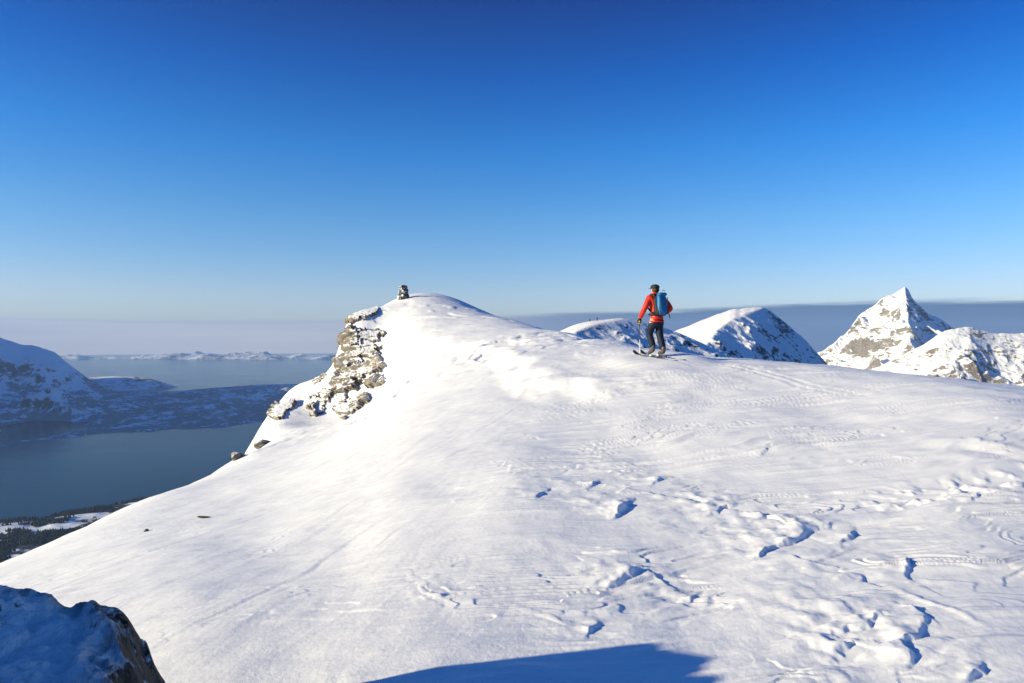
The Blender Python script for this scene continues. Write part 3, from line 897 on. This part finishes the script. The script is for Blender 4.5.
# ------------------------------------------------------------------ the cairn
def build_cairn():
    d = 75.0
    x = (403.5 - CX) / F * d
    zb = float(ground(np.array([x]), np.array([d]))[0]) - .10
    root = empty('cairn', (x, d, zb), .3)
    tag(root, 'round stone cairn plastered with snow on the summit', 'cairn')
    m1 = mat_rock('cairn_stone', (.115, .105, .10), .5, .80)
    m2 = mat_rock('cairn_stone_pale', (.19, .175, .155), .5, .80)
    H = (297.5 - 283) / F * d
    k = 0
    z = 0.0; lay = 0
    while z < H - .12:
        rad = .60 * (1 - .42 * (z / H) ** 1.6)
        n = max(3, int(2 * math.pi * rad / .42))
        hh = random.uniform(.15, .21)
        for j in range(n):
            a = 2 * math.pi * (j + .5 * (lay % 2)) / n + random.uniform(-.1, .1)
            bm = bmesh.new()
            stone_mesh(bm, (0, 0, 0), (.27 * random.uniform(.85, 1.2), .20, hh * .62), 1000 + k)
            o = bm_obj('stone', bm, m1 if random.random() < .65 else m2, root, smooth=False)
            rr = max(rad - .16, .05)
            o.location = (math.cos(a) * rr, math.sin(a) * rr, z + hh * .5); o.rotation_euler = (random.uniform(-.15, .15), random.uniform(-.15, .15), a + math.pi / 2)
            k += 1
        z += hh * .92; lay += 1
    bm = bmesh.new(); stone_mesh(bm, (0, 0, 0), (.30, .26, .16), 3)
    o = bm_obj('capstone', bm, m1, root, smooth=False); o.location = (.02, 0, H - .10)
    # rime and snow stuck to the windward side
    msn = mat_plain('rime', SNOW, .7, .2, 8, .5, .05)
    for (a, zz, sx, sz) in ((200, .25, .26, .2), (215, .8, .24, .22), (250, 1.15, .2, .16), (265, .45, .2, .15), (180, 1.3, .17, .14), (230, 1.42, .2, .10), (275, .92, .16, .1)):
        a = R(a); rr = .60 * (1 - .42 * (zz / H) ** 1.6) - .02
        bm = bmesh.new(); stone_mesh(bm, (0, 0, 0), (sx, .12, sz), int(zz * 100), .5)
        o = bm_obj('snow_patch', bm, msn, root); o.location = (math.cos(a - .3) * rr, math.sin(a - .3) * rr, zz); o.rotation_euler = (0, 0, a - .3 + math.pi / 2)
build_cairn()

# ------------------------------------------------------------------ rime covered rock, bottom left
def build_near_rock():
    xs = np.arange(-4.6, -1.0, .010); ys = np.arange(1.2, 4.0, .010)
    X, Y = np.meshgrid(xs, ys, indexing='ij')
    G = base(X, Y)
    # right edge of the plateau and its far edge
    edge = -1.90 - .55 * (Y - 3.3) + .07 * fbm(Y * 2.2, Y * 0 + 1, 1003, 3)
    side = edge - X                                          # > 0 on the rock
    farr = 3.95 + .32 * X + .05 * fbm(X * 2.5, X * 0, 1007, 3) - Y
    top = -1.20 + .10 * sstep(-1.95, -2.35, X) + sstep(-2.42, -2.85, X) * (.37 * (1 + .5 * np.clip(farr, 0, .6)) + .12 * fbm(Y * 4.5, X * .6, 1051, 3))
    top = top - .06 * sstep(2.9, 1.6, Y)
    n = ridged(X * 1.7, Y * 1.7, 1011, 5, .5) - .9
    top = top + .040 * n + .026 * fbm(X * 7, Y * 7, 1017, 5, .6) + .02 * facets(X * 3.1, Y * 3.1, 1021, .8)
    # rime feathers pointing to the right and down
    rime = .024 * ridged((X + .5 * Y) * 9, (Y - .2 * X) * 3.2, 1031, 4, .55)
    w = np.minimum(sstep(-.46, .08, side), sstep(-.12, .16, farr))
    Z = G - .12 + (top + rime * (.35 + 1.3 * sstep(.30, -.1, side)) - G + .12) * w
    Q = grid_quads(*X.shape)
    keep = (w.ravel()[Q] > .002).any(1); Q = Q[keep]
    used, inv = np.unique(Q.ravel(), return_inverse=True)
    V = np.stack([X, Y, Z], -1).reshape(-1, 3)[used]
    t = NT('rimed_rock'); p = t.pos(); nz = t.nz()
    n1 = t.noise(p, 1.6, 7, .62); n2 = t.noise(t.scalev(p, (4, 1.4, 2), .5), 3.4, 7, .7, .5); n3 = t.noise(p, 40, 5, .65)
    k = t.math('ADD', nz, t.math('MULTIPLY', t.math('SUBTRACT', n1, .5), .9))
    k = t.math('ADD', k, t.math('MULTIPLY', t.math('SUBTRACT', n2, .5), 1.15))
    at = t.n('ShaderNodeAttribute', attribute_name='bare'); bare = t.math('MULTIPLY', at.outputs['Fac'], t.mapr(n2, .34, .58))
    f = t.math('MULTIPLY', t.mapr(k, .46, .64), t.math('SUBTRACT', 1.0, bare, clamp=True))
    c = t.mix(f, t.mix(t.mapr(n3, .35, .65), (.010, .010, .011), (.040, .037, .034)), SNOW)
    t.bsdf(c, .7, t.bump(n3, .6, .02, t.bump(n2, .7, .06)), .25)
    o = mesh_np('rimed_rock', V, inv.reshape(-1, 4), t.m)
    bare = np.exp(-((farr - .10) / .17) ** 2) * sstep(-.25, .1, fbm(X * 1.6, Y * 1.6, 1041, 2) + .12) + .75 * np.exp(-((side + .02) / .13) ** 2)
    a = o.data.attributes.new('bare', 'FLOAT', 'POINT'); a.data.foreach_set('value', np.clip(bare, 0, 1).ravel()[used].astype(np.float32))
    c = Vector((-2.3, 2.4, float(V[:, 2].min())))
    o.data.transform(Matrix.Translation(-c)); o.location = c
    tag(o, 'dark rock crusted with rime and blown snow in the near left corner', 'rock')
build_near_rock()

# ------------------------------------------------------------------ the skier
def gz(x, y): return float(ground(np.array([x]), np.array([y]))[0])
def local(v):                                            # skier's frame -> world ground position
    return SK.x + HR.x * v[0] + HD.x * v[1], SK.y + HR.y * v[0] + HD.y * v[1]

M_RED = mat_plain('red_shell_fabric', (.54, .024, .012), .55, .3, 14, .35, .03, .12)
M_NAVY = mat_plain('navy_trouser_fabric', (.006, .012, .032), .65, .25, 12, .4, .03, .2)
M_BLACK = mat_plain('black_fabric', (.014, .015, .018), .6, .3, 20, .3, .01)
M_SKIN = mat_plain('skin', (.52, .30, .21), .5, .4)
M_HAIR = mat_plain('hair', (.05, .035, .02), .6, .3, 60, .5, .01)
M_PACKBLUE = mat_plain('blue_pack_fabric', (.005, .13, .33), .5, .35, 16, .35, .02, .12)
M_BOOT = mat_plain('boot_shell', (.06, .06, .062), .4, .5)
M_ORANGE = mat_plain('orange_plastic', (.75, .16, .03), .4, .5)
M_METAL = mat_plain('aluminium', (.55, .56, .58), .3, .5)
M_SKI = mat_plain('ski_topsheet', (.03, .032, .036), .35, .5)
M_CORK = mat_plain('pole_grip', (.55, .36, .10), .6, .3)
M_BASKET = mat_plain('pole_shaft_dark', (.04, .045, .055), .4, .5)

UP = .055                                                # soles stand on the binding
def build_skier():
    z0 = gz(SK.x, SK.y)
    root = empty('person', (SK.x, SK.y, z0), HEAD)
    tag(root, 'ski tourer in red jacket, navy trousers and black cap walking away', 'person')
    legsR = [(.10, .0, .93), (.098, .05, .70), (.090, .0, .50), (.080, -.10, .28), (.072, -.16, .12 + UP)]
    legsL = [(-.10, .0, .93), (-.10, .10, .72), (-.10, .17, .54), (-.092, .08, .35), (-.085, .04, .17 + UP)]
    armL = [(-.20, .05, 1.43), (-.265, .05, 1.29), (-.315, .08, 1.16), (-.325, .17, 1.04), (-.32, .25, .945)]
    armR = [(.20, .05, 1.43), (.29, -.03, 1.30), (.345, -.11, 1.17), (.31, .03, 1.10), (.27, .13, 1.07)]
    # body: one continuous figure
    c = Chains()
    sp = c.chain([(0, 0, .93), (0, .01, 1.08), (0, .04, 1.24), (0, .055, 1.40), (0, .065, 1.50), (0, .085, 1.565), (0, .10, 1.64), (0, .095, 1.70)],
                 [(.14, .115), (.13, .10), (.15, .115), (.13, .095), .055, .062, (.078, .092), (.06, .075)])
    for s in (-1, 1):
        a = armL if s < 0 else armR
        c.chain(a, [.062, .055, .046, .042, .032], sp[3])
        l = legsL if s < 0 else legsR
        k = c.chain(l + [(l[-1][0], l[-1][1] + .14, l[-1][2] - .05 - (.06 if s < 0 else 0))], [.088, .078, .058, .055, .042, .035], sp[0])
        c.chain([(s * .085, .10, 1.635)], [.018], sp[6])           # ears
    c.chain([(0, .205, 1.625)], [.016], sp[6])                     # nose
    c.chain([(0, .17, 1.565)], [.03], sp[5])                       # chin
    c.build('body', M_SKIN, root)
    for s in (-1, 1):
        bm = bmesh.new(); superellipsoid(bm, (s * .034, .178, 1.655), (.026, .018, .016), 2, 10, 8)
        bm_obj('eye', bm, M_BLACK, root)
    bm = bmesh.new(); superellipsoid(bm, (0, .176, 1.592), (.05, .018, .014), 2, 10, 8)
    bm_obj('mouth', bm, mat_plain('lips', (.38, .14, .12), .5), root)
    # jacket
    c = Chains()
    sp = c.chain([(0, -.005, .86), (0, .0, .95), (0, .01, 1.08), (0, .04, 1.25), (0, .05, 1.385), (0, .055, 1.47), (0, .07, 1.545), (0, .08, 1.585)],
                 [(.185, .15), (.18, .145), (.165, .13), (.185, .145), (.165, .125), (.095, .09), (.082, .082), (.086, .088)])
    for a in (armL, armR):
        c.chain(a, [.088, .080, .070, .064, .056], sp[4])
    jk = c.build('jacket', M_RED, root)
    bm = bmesh.new(); tube(bm, [(0, .0, .845), (0, .0, .875)], [.18, .18], 24)
    for v in bm.verts: v.co.y *= .86
    bm_obj('jacket_hem', bm, M_RED, root)
    # trousers
    c = Chains()
    sp = c.chain([(0, 0, .97), (0, -.005, .88)], [(.155, .125), (.165, .135)])
    for l in (legsL, legsR):
        c.chain([(l[0][0] * .95, l[0][1], .80)] + l[1:4] + [(l[4][0], l[4][1] + .005, l[4][2] - .02)], [.108, .102, .090, .088, .090], sp[1])
    c.build('trousers', M_NAVY, root)
    # boots
    for l, lift in ((legsL, .07), (legsR, 0)):
        ax, ay, az = l[4]
        c = Chains()
        sh = c.chain([(ax, ay - .01, az + .10), (ax, ay, az), (ax, ay + .01, az - .055)], [.066, .064, .058])
        c.chain([(ax, ay + .09, az - .075 - lift * .35), (ax, ay + .19, az - .085 - lift)], [.050, .042], sh[2])
        c.chain([(ax, ay - .05, az - .07)], [.048], sh[2])
        b = c.build('boot', M_BOOT, root)
        for zz in (.03, -.03):
            bm = bmesh.new(); superellipsoid(bm, (ax, ay + .045, az + zz), (.135, .07, .018), 3, 14, 8); bm_obj('buckle', bm, M_ORANGE, b)
    # gloves with separate fingers
    def glove(wr, hd, curl, thumb_side):
        wr = Vector(wr); hd = Vector(hd)
        d = (hd - wr).normalized(); side = d.cross(Vector((0, 0, 1)))
        side = side.normalized() if side.length > .2 else Vector((1, 0, 0))
        dn = curl
        c = Chains()
        pal = wr + d * .06
        c.chain([wr - d * .03, wr + d * .02, pal], [.042, .038, (.046, .036)])
        for i, L in enumerate((.060, .070, .066, .050)):
            b = pal + side * ((i - 1.5) * .022) + d * .012
            c.chain([b - d * .03, b + d * L * .45, b + d * L * .75 + dn * L * .45, b + d * L * .5 + dn * L * .95], [.0135, .0135, .0125, .011])
        tb = wr + d * .03 + side * (.034 * thumb_side)
        c.chain([tb - d * .01, tb + d * .035 + side * (.02 * thumb_side), tb + d * .06 + side * (.012 * thumb_side) + dn * .03], [.015, .014, .012])
        return c.build('glove', M_BLACK, root, sub=1)
    glove(armL[-1], (-.315, .30, .88), Vector((.25, -.75, -.45)).normalized(), 1)
    glove(armR[-1], (.25, .21, 1.06), Vector((-.3, -.2, -.9)).normalized(), -1)
    # cap and hair
    bm = bmesh.new(); superellipsoid(bm, (0, .078, 1.700), (.205, .235, .15), 2.2, 24, 14)
    for v in bm.verts: v.co.z = max(v.co.z, 1.675)
    cap = bm_obj('cap', bm, M_BLACK, root)
    bm = bmesh.new(); superellipsoid(bm, (0, .205, 1.683), (.16, .17, .016), 2.4, 20, 8)
    for v in bm.verts: v.co.z -= abs(v.co.x) * .18
    bm_obj('visor', bm, M_BLACK, cap)
    bm = bmesh.new(); superellipsoid(bm, (0, .05, 1.635), (.178, .165, .13), 2.3, 20, 12)
    bm_obj('hair', bm, M_HAIR, root)
    return root
skier = build_skier()

def build_pack():
    z0 = gz(SK.x, SK.y)
    root = empty('backpack', (SK.x, SK.y, z0), HEAD)
    tag(root, 'blue touring backpack with black side panels on the skier\'s back', 'backpack')
    rot = Matrix.Rotation(R(-6), 3, 'X')
    bm = bmesh.new(); superellipsoid(bm, (-.015, -.195, 1.27), (.26, .15, .52), 3.4, 28, 22, rot)
    for v in bm.verts:
        t = (v.co.z - 1.0) / .55
        v.co.x *= 1 + .06 * math.sin(t * 7); v.co.y -= .02 * math.sin(min(max(t, 0), 1) * math.pi)
    b = bm_obj('pack_body', bm, M_PACKBLUE, root)
    bm = bmesh.new(); superellipsoid(bm, (.0, -.13, 1.24), (.35, .13, .50), 3.6, 24, 16, rot)
    bm_obj('back_panel', bm, M_BLACK, root)
    bm = bmesh.new(); superellipsoid(bm, (-.005, -.20, 1.51), (.255, .17, .09), 2.8, 24, 12, rot)
    bm_obj('lid', bm, M_PACKBLUE, root)
    bm = bmesh.new(); superellipsoid(bm, (-.005, -.285, 1.18), (.20, .045, .26), 3, 20, 12, rot)
    pk = bm_obj('front_pocket', bm, M_PACKBLUE, root)
    for s in (-1, 1):
        bm = bmesh.new(); superellipsoid(bm, (s * .135, -.18, 1.14), (.04, .15, .22), 3, 16, 10, rot)
        bm_obj('side_pocket', bm, M_BLACK, root)
        bm = bmesh.new()
        pts = [(s * .11, -.10, 1.42), (s * .125, -.03, 1.52), (s * .13, .06, 1.525), (s * .135, .16, 1.46), (s * .14, .195, 1.35), (s * .15, .16, 1.20), (s * .165, .02, 1.10), (s * .15, -.08, 1.06)]
        tube(bm, pts, [.022] * 8, 8); bm_obj('shoulder_strap', bm, M_BLACK, root)
        bm = bmesh.new(); tube(bm, [(s * .09, -.283, 1.44), (s * .095, -.31, 1.28), (s * .09, -.29, 1.06)], .009, 6); bm_obj('compression_strap', bm, M_BLACK, root)
    bm = bmesh.new()
    tube(bm, [(.205 * math.sin(a), -.01 - .165 * math.cos(a), 1.03) for a in np.linspace(.3, 2 * math.pi - .3, 22)], .026, 8); bm_obj('hip_belt', bm, M_BLACK, root)
    bm = bmesh.new(); tube(bm, [(.17, -.20, 1.08), (.20, -.24, 1.00), (.195, -.25, .93)], .011, 6); bm_obj('dangling_strap', bm, M_BLACK, root)
    bm = bmesh.new(); tube(bm, [(-.03, -.235, 1.58), (-.02, -.24, 1.605), (.04, -.24, 1.605), (.05, -.235, 1.58)], .008, 6); bm_obj('haul_loop', bm, M_BLACK, root)
build_pack()

def build_ski(x, y0, label):
    L = 1.74
    # follow the snow from tail to tip
    za = gz(*local((x, y0 - .6))); zb = gz(*local((x, y0 + .6)))
    wx, wy = local((x, y0))
    root = empty('touring_ski', (wx, wy, (za + zb) / 2 - .014), HEAD)
    root.rotation_euler = (math.atan2(zb - za, 1.2), 0, HEAD)
    tag(root, label, 'ski', 'pair of touring skis')
    bm = bmesh.new(); n = 40; rows = []
    for i in range(n + 1):
        t = i / n; y = -L / 2 + L * t
        w = .048 + .016 * (abs(t - .46) / .5) ** 2
        if t > .93: w *= math.sqrt(max(1 - ((t - .93) / .07) ** 2, .02))
        if t < .02: w *= .8
        z = .10 * max(0, (t - .84) / .16) ** 2.0 + .02 * max(0, (.08 - t) / .08) ** 2
        th = .010 + .008 * math.exp(-((t - .48) / .25) ** 2)
        rows.append([bm.verts.new((-w, y, z)), bm.verts.new((w, y, z)), bm.verts.new((w * .94, y, z + th)), bm.verts.new((-w * .94, y, z + th))])
    for a, b in zip(rows[:-1], rows[1:]):
        for j in range(4): bm.faces.new((a[j], a[(j + 1) % 4], b[(j + 1) % 4], b[j]))
    bm.faces.new(rows[0]); bm.faces.new(rows[-1])
    bm_obj('ski_board', bm, M_SKI, root, smooth=False)
    bm = bmesh.new(); superellipsoid(bm, (0, .13, .034), (.07, .09, .04), 4, 16, 10); superellipsoid(bm, (.025, .13, .052), (.016, .03, .03), 4, 10, 8); superellipsoid(bm, (-.025, .13, .052), (.016, .03, .03), 4, 10, 8)
    bm_obj('toe_piece', bm, M_METAL, root)
    bm = bmesh.new(); superellipsoid(bm, (0, -.16, .036), (.05, .09, .04), 4, 16, 10)
    bm_obj('heel_piece', bm, M_BOOT, root)
build_ski(.072, -.08, 'right dark touring ski under the skier\'s front boot, nearest the camera')
build_ski(-.085, .0, 'left dark touring ski on the far side of the skier')

def build_pole():
    hx, hy, hz = -.315, .285, .90
    z0 = gz(SK.x, SK.y)
    bx, by = -.30, .27
    wx, wy = local((bx, by)); zt = gz(wx, wy)
    root = empty('ski_pole', (wx, wy, zt), HEAD)
    tag(root, 'ski pole planted in the snow, held in the skier\'s left hand', 'ski pole')
    dx, dy = hx - bx, hy - by; top = z0 + hz - zt
    at = lambda t: (dx * t, dy * t, -.05 + (top + .05) * t)
    bm = bmesh.new(); tube(bm, [at(0), at(.03), at(.5)], [.004, .010, .011], 10); bm_obj('lower_shaft', bm, M_METAL, root)
    bm = bmesh.new(); tube(bm, [at(.498), at(.93)], [.0125, .0125], 10); bm_obj('upper_shaft', bm, M_BASKET, root)
    bm = bmesh.new(); tube(bm, [at(.90), at(.93), at(1.0), at(1.07), at(1.085)], [.015, .019, .018, .024, .014], 12); bm_obj('grip', bm, M_CORK, root)
    bm = bmesh.new(); bmesh.ops.create_cone(bm, segments=20, radius1=.048, radius2=.018, depth=.02, cap_ends=True, matrix=Matrix.Translation(at(.11))); bm_obj('basket', bm, M_BLACK, root)
    bm = bmesh.new()
    c = Vector(at(1.05))
    tube(bm, [c + Vector((.0, -.02, 0)), c + Vector((.03, -.05, -.06)), c + Vector((.01, -.06, -.14)), c + Vector((0, -.02, -.10))], .006, 6); bm_obj('wrist_strap', bm, M_BLACK, root)
build_pole()

# ------------------------------------------------------------------ two far figures on the snow dome
def dome_z(px, y):
    u = np.array([[(px - CX) / F]]); yy = np.array([[y]])
    zr = np.interp(u, [(p[0] - CX) / F for p in DOME_SKY], [(CY - p[1]) / F * BY for p in DOME_SKY])
    return float(f_dome(u, yy, zr, u * yy)[0, 0])
def far_person(px, label, h, crouch):
    y = BY - 3
    x = (px - CX) / F * y
    root = empty('person', (x, y, dome_z(px, y) - .05), 1.2)
    tag(root, label, 'person', 'two far skiers on the snow dome')
    k = h / 1.8
    def b(mat, name, chains):
        c = Chains()
        for pts, rad, st in chains: c.chain([(p[0] * k * 1.25, p[1] * k * 1.25, p[2] * k) for p in pts], [q * 1.55 if q > .1 else q * 1.2 for q in rad], st)
        return c.build(name, mat, root, 1)
    dz = -.22 if crouch else 0
    b(M_BLACK, 'body', [([(0, 0, .95 + dz), (0, .04, 1.2 + dz), (0, .05, 1.42 + dz), (0, .06, 1.52 + dz), (0, .08, 1.66 + dz), (0, .08, 1.74 + dz)], [.2, .19, .18, .075, .12, .09], None),
        ([(-.24, .05, 1.42 + dz), (-.36, .05, 1.18 + dz), (-.34, .25, 1.0 + dz)], [.09, .08, .06], 2), ([(.24, .05, 1.42 + dz), (.36, .05, 1.18 + dz), (.34, .25, 1.0 + dz)], [.09, .08, .06], 2),
        ([(-.13, .0, .85 + dz), (-.16, .08 - dz, .5 + dz * .4), (-.15, 0, .1), (-.15, .14, .05)], [.14, .11, .09, .07], 0), ([(.13, .0, .85 + dz), (.16, .08 - dz, .5 + dz * .4), (.15, -.08, .1), (.15, .08, .05)], [.14, .11, .09, .07], 0)])
far_person(590, 'tiny dark far figure at left, stooping on the snow dome behind the ridge', 1.85, True)
far_person(597.3, 'tiny dark far figure at right, standing upright on the snow dome', 2.05, False)

# ------------------------------------------------------------------ far forest on the near shore (one mass)
def build_forest():
    rng = np.random.RandomState(5)
    N = 26000
    px = rng.uniform(-60, 175, N); Y = rng.uniform(1500, 2650, N)
    U = (px - CX) / F
    X = U * Y
    Z = f_near(U, Y, None, X)
    ys = 600 * F / (np.interp(px, [p[0] for p in NSH], [p[1] for p in NSH]) - CY)
    den = fbm(X / 190, Y / 150, 851, 4) + .25 * fbm(X / 40, Y / 40, 853, 2) + .35 * sstep(90, 20, ys - Y)
    ok = (Z > SEA + 2) & (den > -.02)
    X, Y, Z = X[ok], Y[ok], Z[ok]
    n = len(X)
    h = rng.uniform(6, 12, n); r = h * rng.uniform(.26, .38, n); a0 = rng.uniform(0, 6.28, n)
    V = np.zeros((n, 6, 3))
    for k in range(5):
        a = a0 + k * 2 * np.pi / 5
        V[:, k] = np.stack([X + r * np.cos(a), Y + r * np.sin(a), Z + h * .12], -1)
    V[:, 5] = np.stack([X, Y, Z + h], -1)
    T = np.array([[k, (k + 1) % 5, 5] for k in range(5)])
    Q = (np.arange(n)[:, None, None] * 6 + T[None]).reshape(-1, 3)
    m = mat_plain('dark_forest', (.022, .026, .022), .9, .1)
    o = mesh_np('forest', V.reshape(-1, 3), Q, m, smooth=False)
    tag(o, 'dark far-off forest along the near shore of the fjord', kind='stuff')
build_forest()

# ------------------------------------------------------------------ air
def build_haze():
    bm = bmesh.new()
    x0, x1, y0, y1, z0, z1 = -37000, 37000, -37000, 37000, SEA - 60, 1050
    v = [bm.verts.new(p) for p in [(x0, y0, z0), (x1, y0, z0), (x1, y1, z0), (x0, y1, z0), (x0, y0, z1), (x1, y0, z1), (x1, y1, z1), (x0, y1, z1)]]
    for f in [(3, 2, 1, 0), (4, 5, 6, 7), (0, 1, 5, 4), (1, 2, 6, 5), (2, 3, 7, 6), (3, 0, 4, 7)]: bm.faces.new([v[i] for i in f])
    m = bpy.data.materials.new('haze'); m.use_nodes = True; nt = m.node_tree; nt.nodes.clear()
    out = nt.nodes.new('ShaderNodeOutputMaterial'); p = nt.nodes.new('ShaderNodeVolumePrincipled')
    p.inputs['Color'].default_value = (.35, .55, .90, 1); p.inputs['Density'].default_value = 3.1e-5; p.inputs['Anisotropy'].default_value = .1
    nt.links.new(p.outputs[0], out.inputs['Volume'])
    o = bm_obj('haze', bm, m, smooth=False)
    tag(o, kind='stuff')
build_haze()

# ------------------------------------------------------------------ sky and sun
def build_world():
    w = bpy.data.worlds.new('World'); scene.world = w; w.use_nodes = True
    nt = w.node_tree; nt.nodes.clear()
    N = lambda t, **k: (lambda n: ([setattr(n, a, b) for a, b in k.items()], n)[1])(nt.nodes.new(t))
    L = nt.links.new
    def mth(op, a, b=None, clamp=False):
        n = N('ShaderNodeMath', operation=op); n.use_clamp = clamp
        for i, v in enumerate((a, b)):
            if v is None: continue
            if isinstance(v, (int, float)): n.inputs[i].default_value = v
            else: L(v, n.inputs[i])
        return n.outputs[0]
    def mr(v, a, b, c=0., d=1.):
        n = N('ShaderNodeMapRange', interpolation_type='SMOOTHSTEP')
        for i, q in enumerate((v, a, b, c, d)):
            if isinstance(q, (int, float)): n.inputs[i].default_value = q
            else: L(q, n.inputs[i])
        return n.outputs[0]
    def mix(f, a, b, blend='MIX'):
        n = N('ShaderNodeMix', data_type='RGBA', blend_type=blend)
        if isinstance(f, (int, float)): n.inputs[0].default_value = f
        else: L(f, n.inputs[0])
        for s, v in ((n.inputs[6], a), (n.inputs[7], b)):
            if isinstance(v, tuple): s.default_value = (*v, 1)
            else: L(v, s)
        return n.outputs[2]
    sky = N('ShaderNodeTexSky', sky_type='NISHITA'); sky.sun_disc = False
    sky.sun_elevation = R(SUN_EL); sky.sun_rotation = math.atan2(S[0], S[1])
    sky.altitude = 900; sky.air_density = 1.0; sky.dust_density = .25; sky.ozone_density = 2.2
    hs = N('ShaderNodeHueSaturation'); L(sky.outputs[0], hs.inputs['Color']); hs.inputs['Saturation'].default_value = 1.25; hs.inputs['Value'].default_value = 1
    col = hs.outputs[0]
    tc = N('ShaderNodeTexCoord'); sx = N('ShaderNodeSeparateXYZ'); L(tc.outputs['Generated'], sx.inputs[0])
    el = sx.outputs['Z']; az = mth('ARCTAN2', sx.outputs['X'], sx.outputs['Y'])
    # deeper blue higher up (a polarised winter sky)
    g = N('ShaderNodeValToRGB'); L(mth('MULTIPLY', el, 1.0), g.inputs[0])
    cr = g.color_ramp
    stops = SKY_TINT
    while len(cr.elements) < len(stops): cr.elements.new(.5)
    for e, (p, c) in zip(cr.elements, stops): e.position = p; e.color = (*c, 1)
    col = mix(1.0, col, g.outputs[0], 'MULTIPLY')
    # low bank of far cloud along the horizon
    cv = N('ShaderNodeCombineXYZ'); L(mth('MULTIPLY', az, 2.2), cv.inputs[0]); L(mth('MULTIPLY', el, 45), cv.inputs[1])
    ns = N('ShaderNodeTexNoise'); L(cv.outputs[0], ns.inputs['Vector']); ns.inputs['Scale'].default_value = 1.6; ns.inputs['Detail'].default_value = 6; ns.inputs['Roughness'].default_value = .6
    nf = ns.outputs['Fac']
    top = mr(az, -.55, .62, .029, .053)
    top = mth('ADD', top, mth('MULTIPLY', mth('SUBTRACT', nf, .5), .022))
    cm = mr(mth('SUBTRACT', top, el), -.002, .007)
    ccol = mix(mr(az, -.35, .25), CLOUD_L, CLOUD_R)
    ccol = mix(mth('MULTIPLY', mr(nf, .38, .66), .5), ccol, mix(mr(az, -.35, .25), (CLOUD_L[0] * 1.3, CLOUD_L[1] * 1.25, CLOUD_L[2] * 1.15), (CLOUD_R[0] * 2.2, CLOUD_R[1] * 1.5, CLOUD_R[2] * 1.2)))
    edge = mth('MULTIPLY', mr(mth('ABSOLUTE', mth('SUBTRACT', mth('SUBTRACT', top, el), .004)), .004, .0), mr(az, .1, -.2, 0., .5))
    ccol = mix(edge, ccol, (CLOUD_L[0] * .62, CLOUD_L[1] * .68, CLOUD_L[2] * .78))
    col = mix(mth('MULTIPLY', cm, .93), col, ccol)
    bg = N('ShaderNodeBackground'); L(col, bg.inputs['Color']); bg.inputs['Strength'].default_value = SKY_STRENGTH
    out = N('ShaderNodeOutputWorld'); L(bg.outputs[0], out.inputs['Surface'])
SKY_STRENGTH = .113
SKY_TINT = [(0, (.88, .8, .9)), (.07, (.83, .76, .88)), (.172, (.51, .74, .94)), (.266, (.16, .63, 1)), (.36, (.0, .39, .85)), (.444, (.0, .20, .57)), (.6, (.03, .35, .7)), (1, (.15, .5, .85))]
CLOUD_L = (4.4, 3.9, 3.6); CLOUD_R = (.15, .5, 1.35)
build_world()

sl = bpy.data.lights.new('sun', 'SUN'); sl.energy = 5.0; sl.angle = R(.5); sl.color = (1, .865, .56)
so = bpy.data.objects.new('sun', sl); COL.objects.link(so)
so.rotation_euler = Vector(-S).to_track_quat('-Z', 'Y').to_euler()
so.location = (-60, -20, 40)

# ------------------------------------------------------------------ camera
cam = bpy.data.cameras.new('camera'); cam.lens = 24; cam.sensor_width = 36
cam.clip_start = .05; cam.clip_end = 200000
co = bpy.data.objects.new('camera', cam); COL.objects.link(co)
co.location = (0, 0, 0); co.rotation_euler = (R(90), 0, 0)
scene.camera = co

vs = scene.view_settings
vs.view_transform = 'Standard'; vs.look = 'None'; vs.gamma = 1; vs.use_curve_mapping = False
vs.exposure = .73
cy = scene.cycles
cy.use_denoising = True
cy.max_bounces = 6; cy.volume_bounces = 1
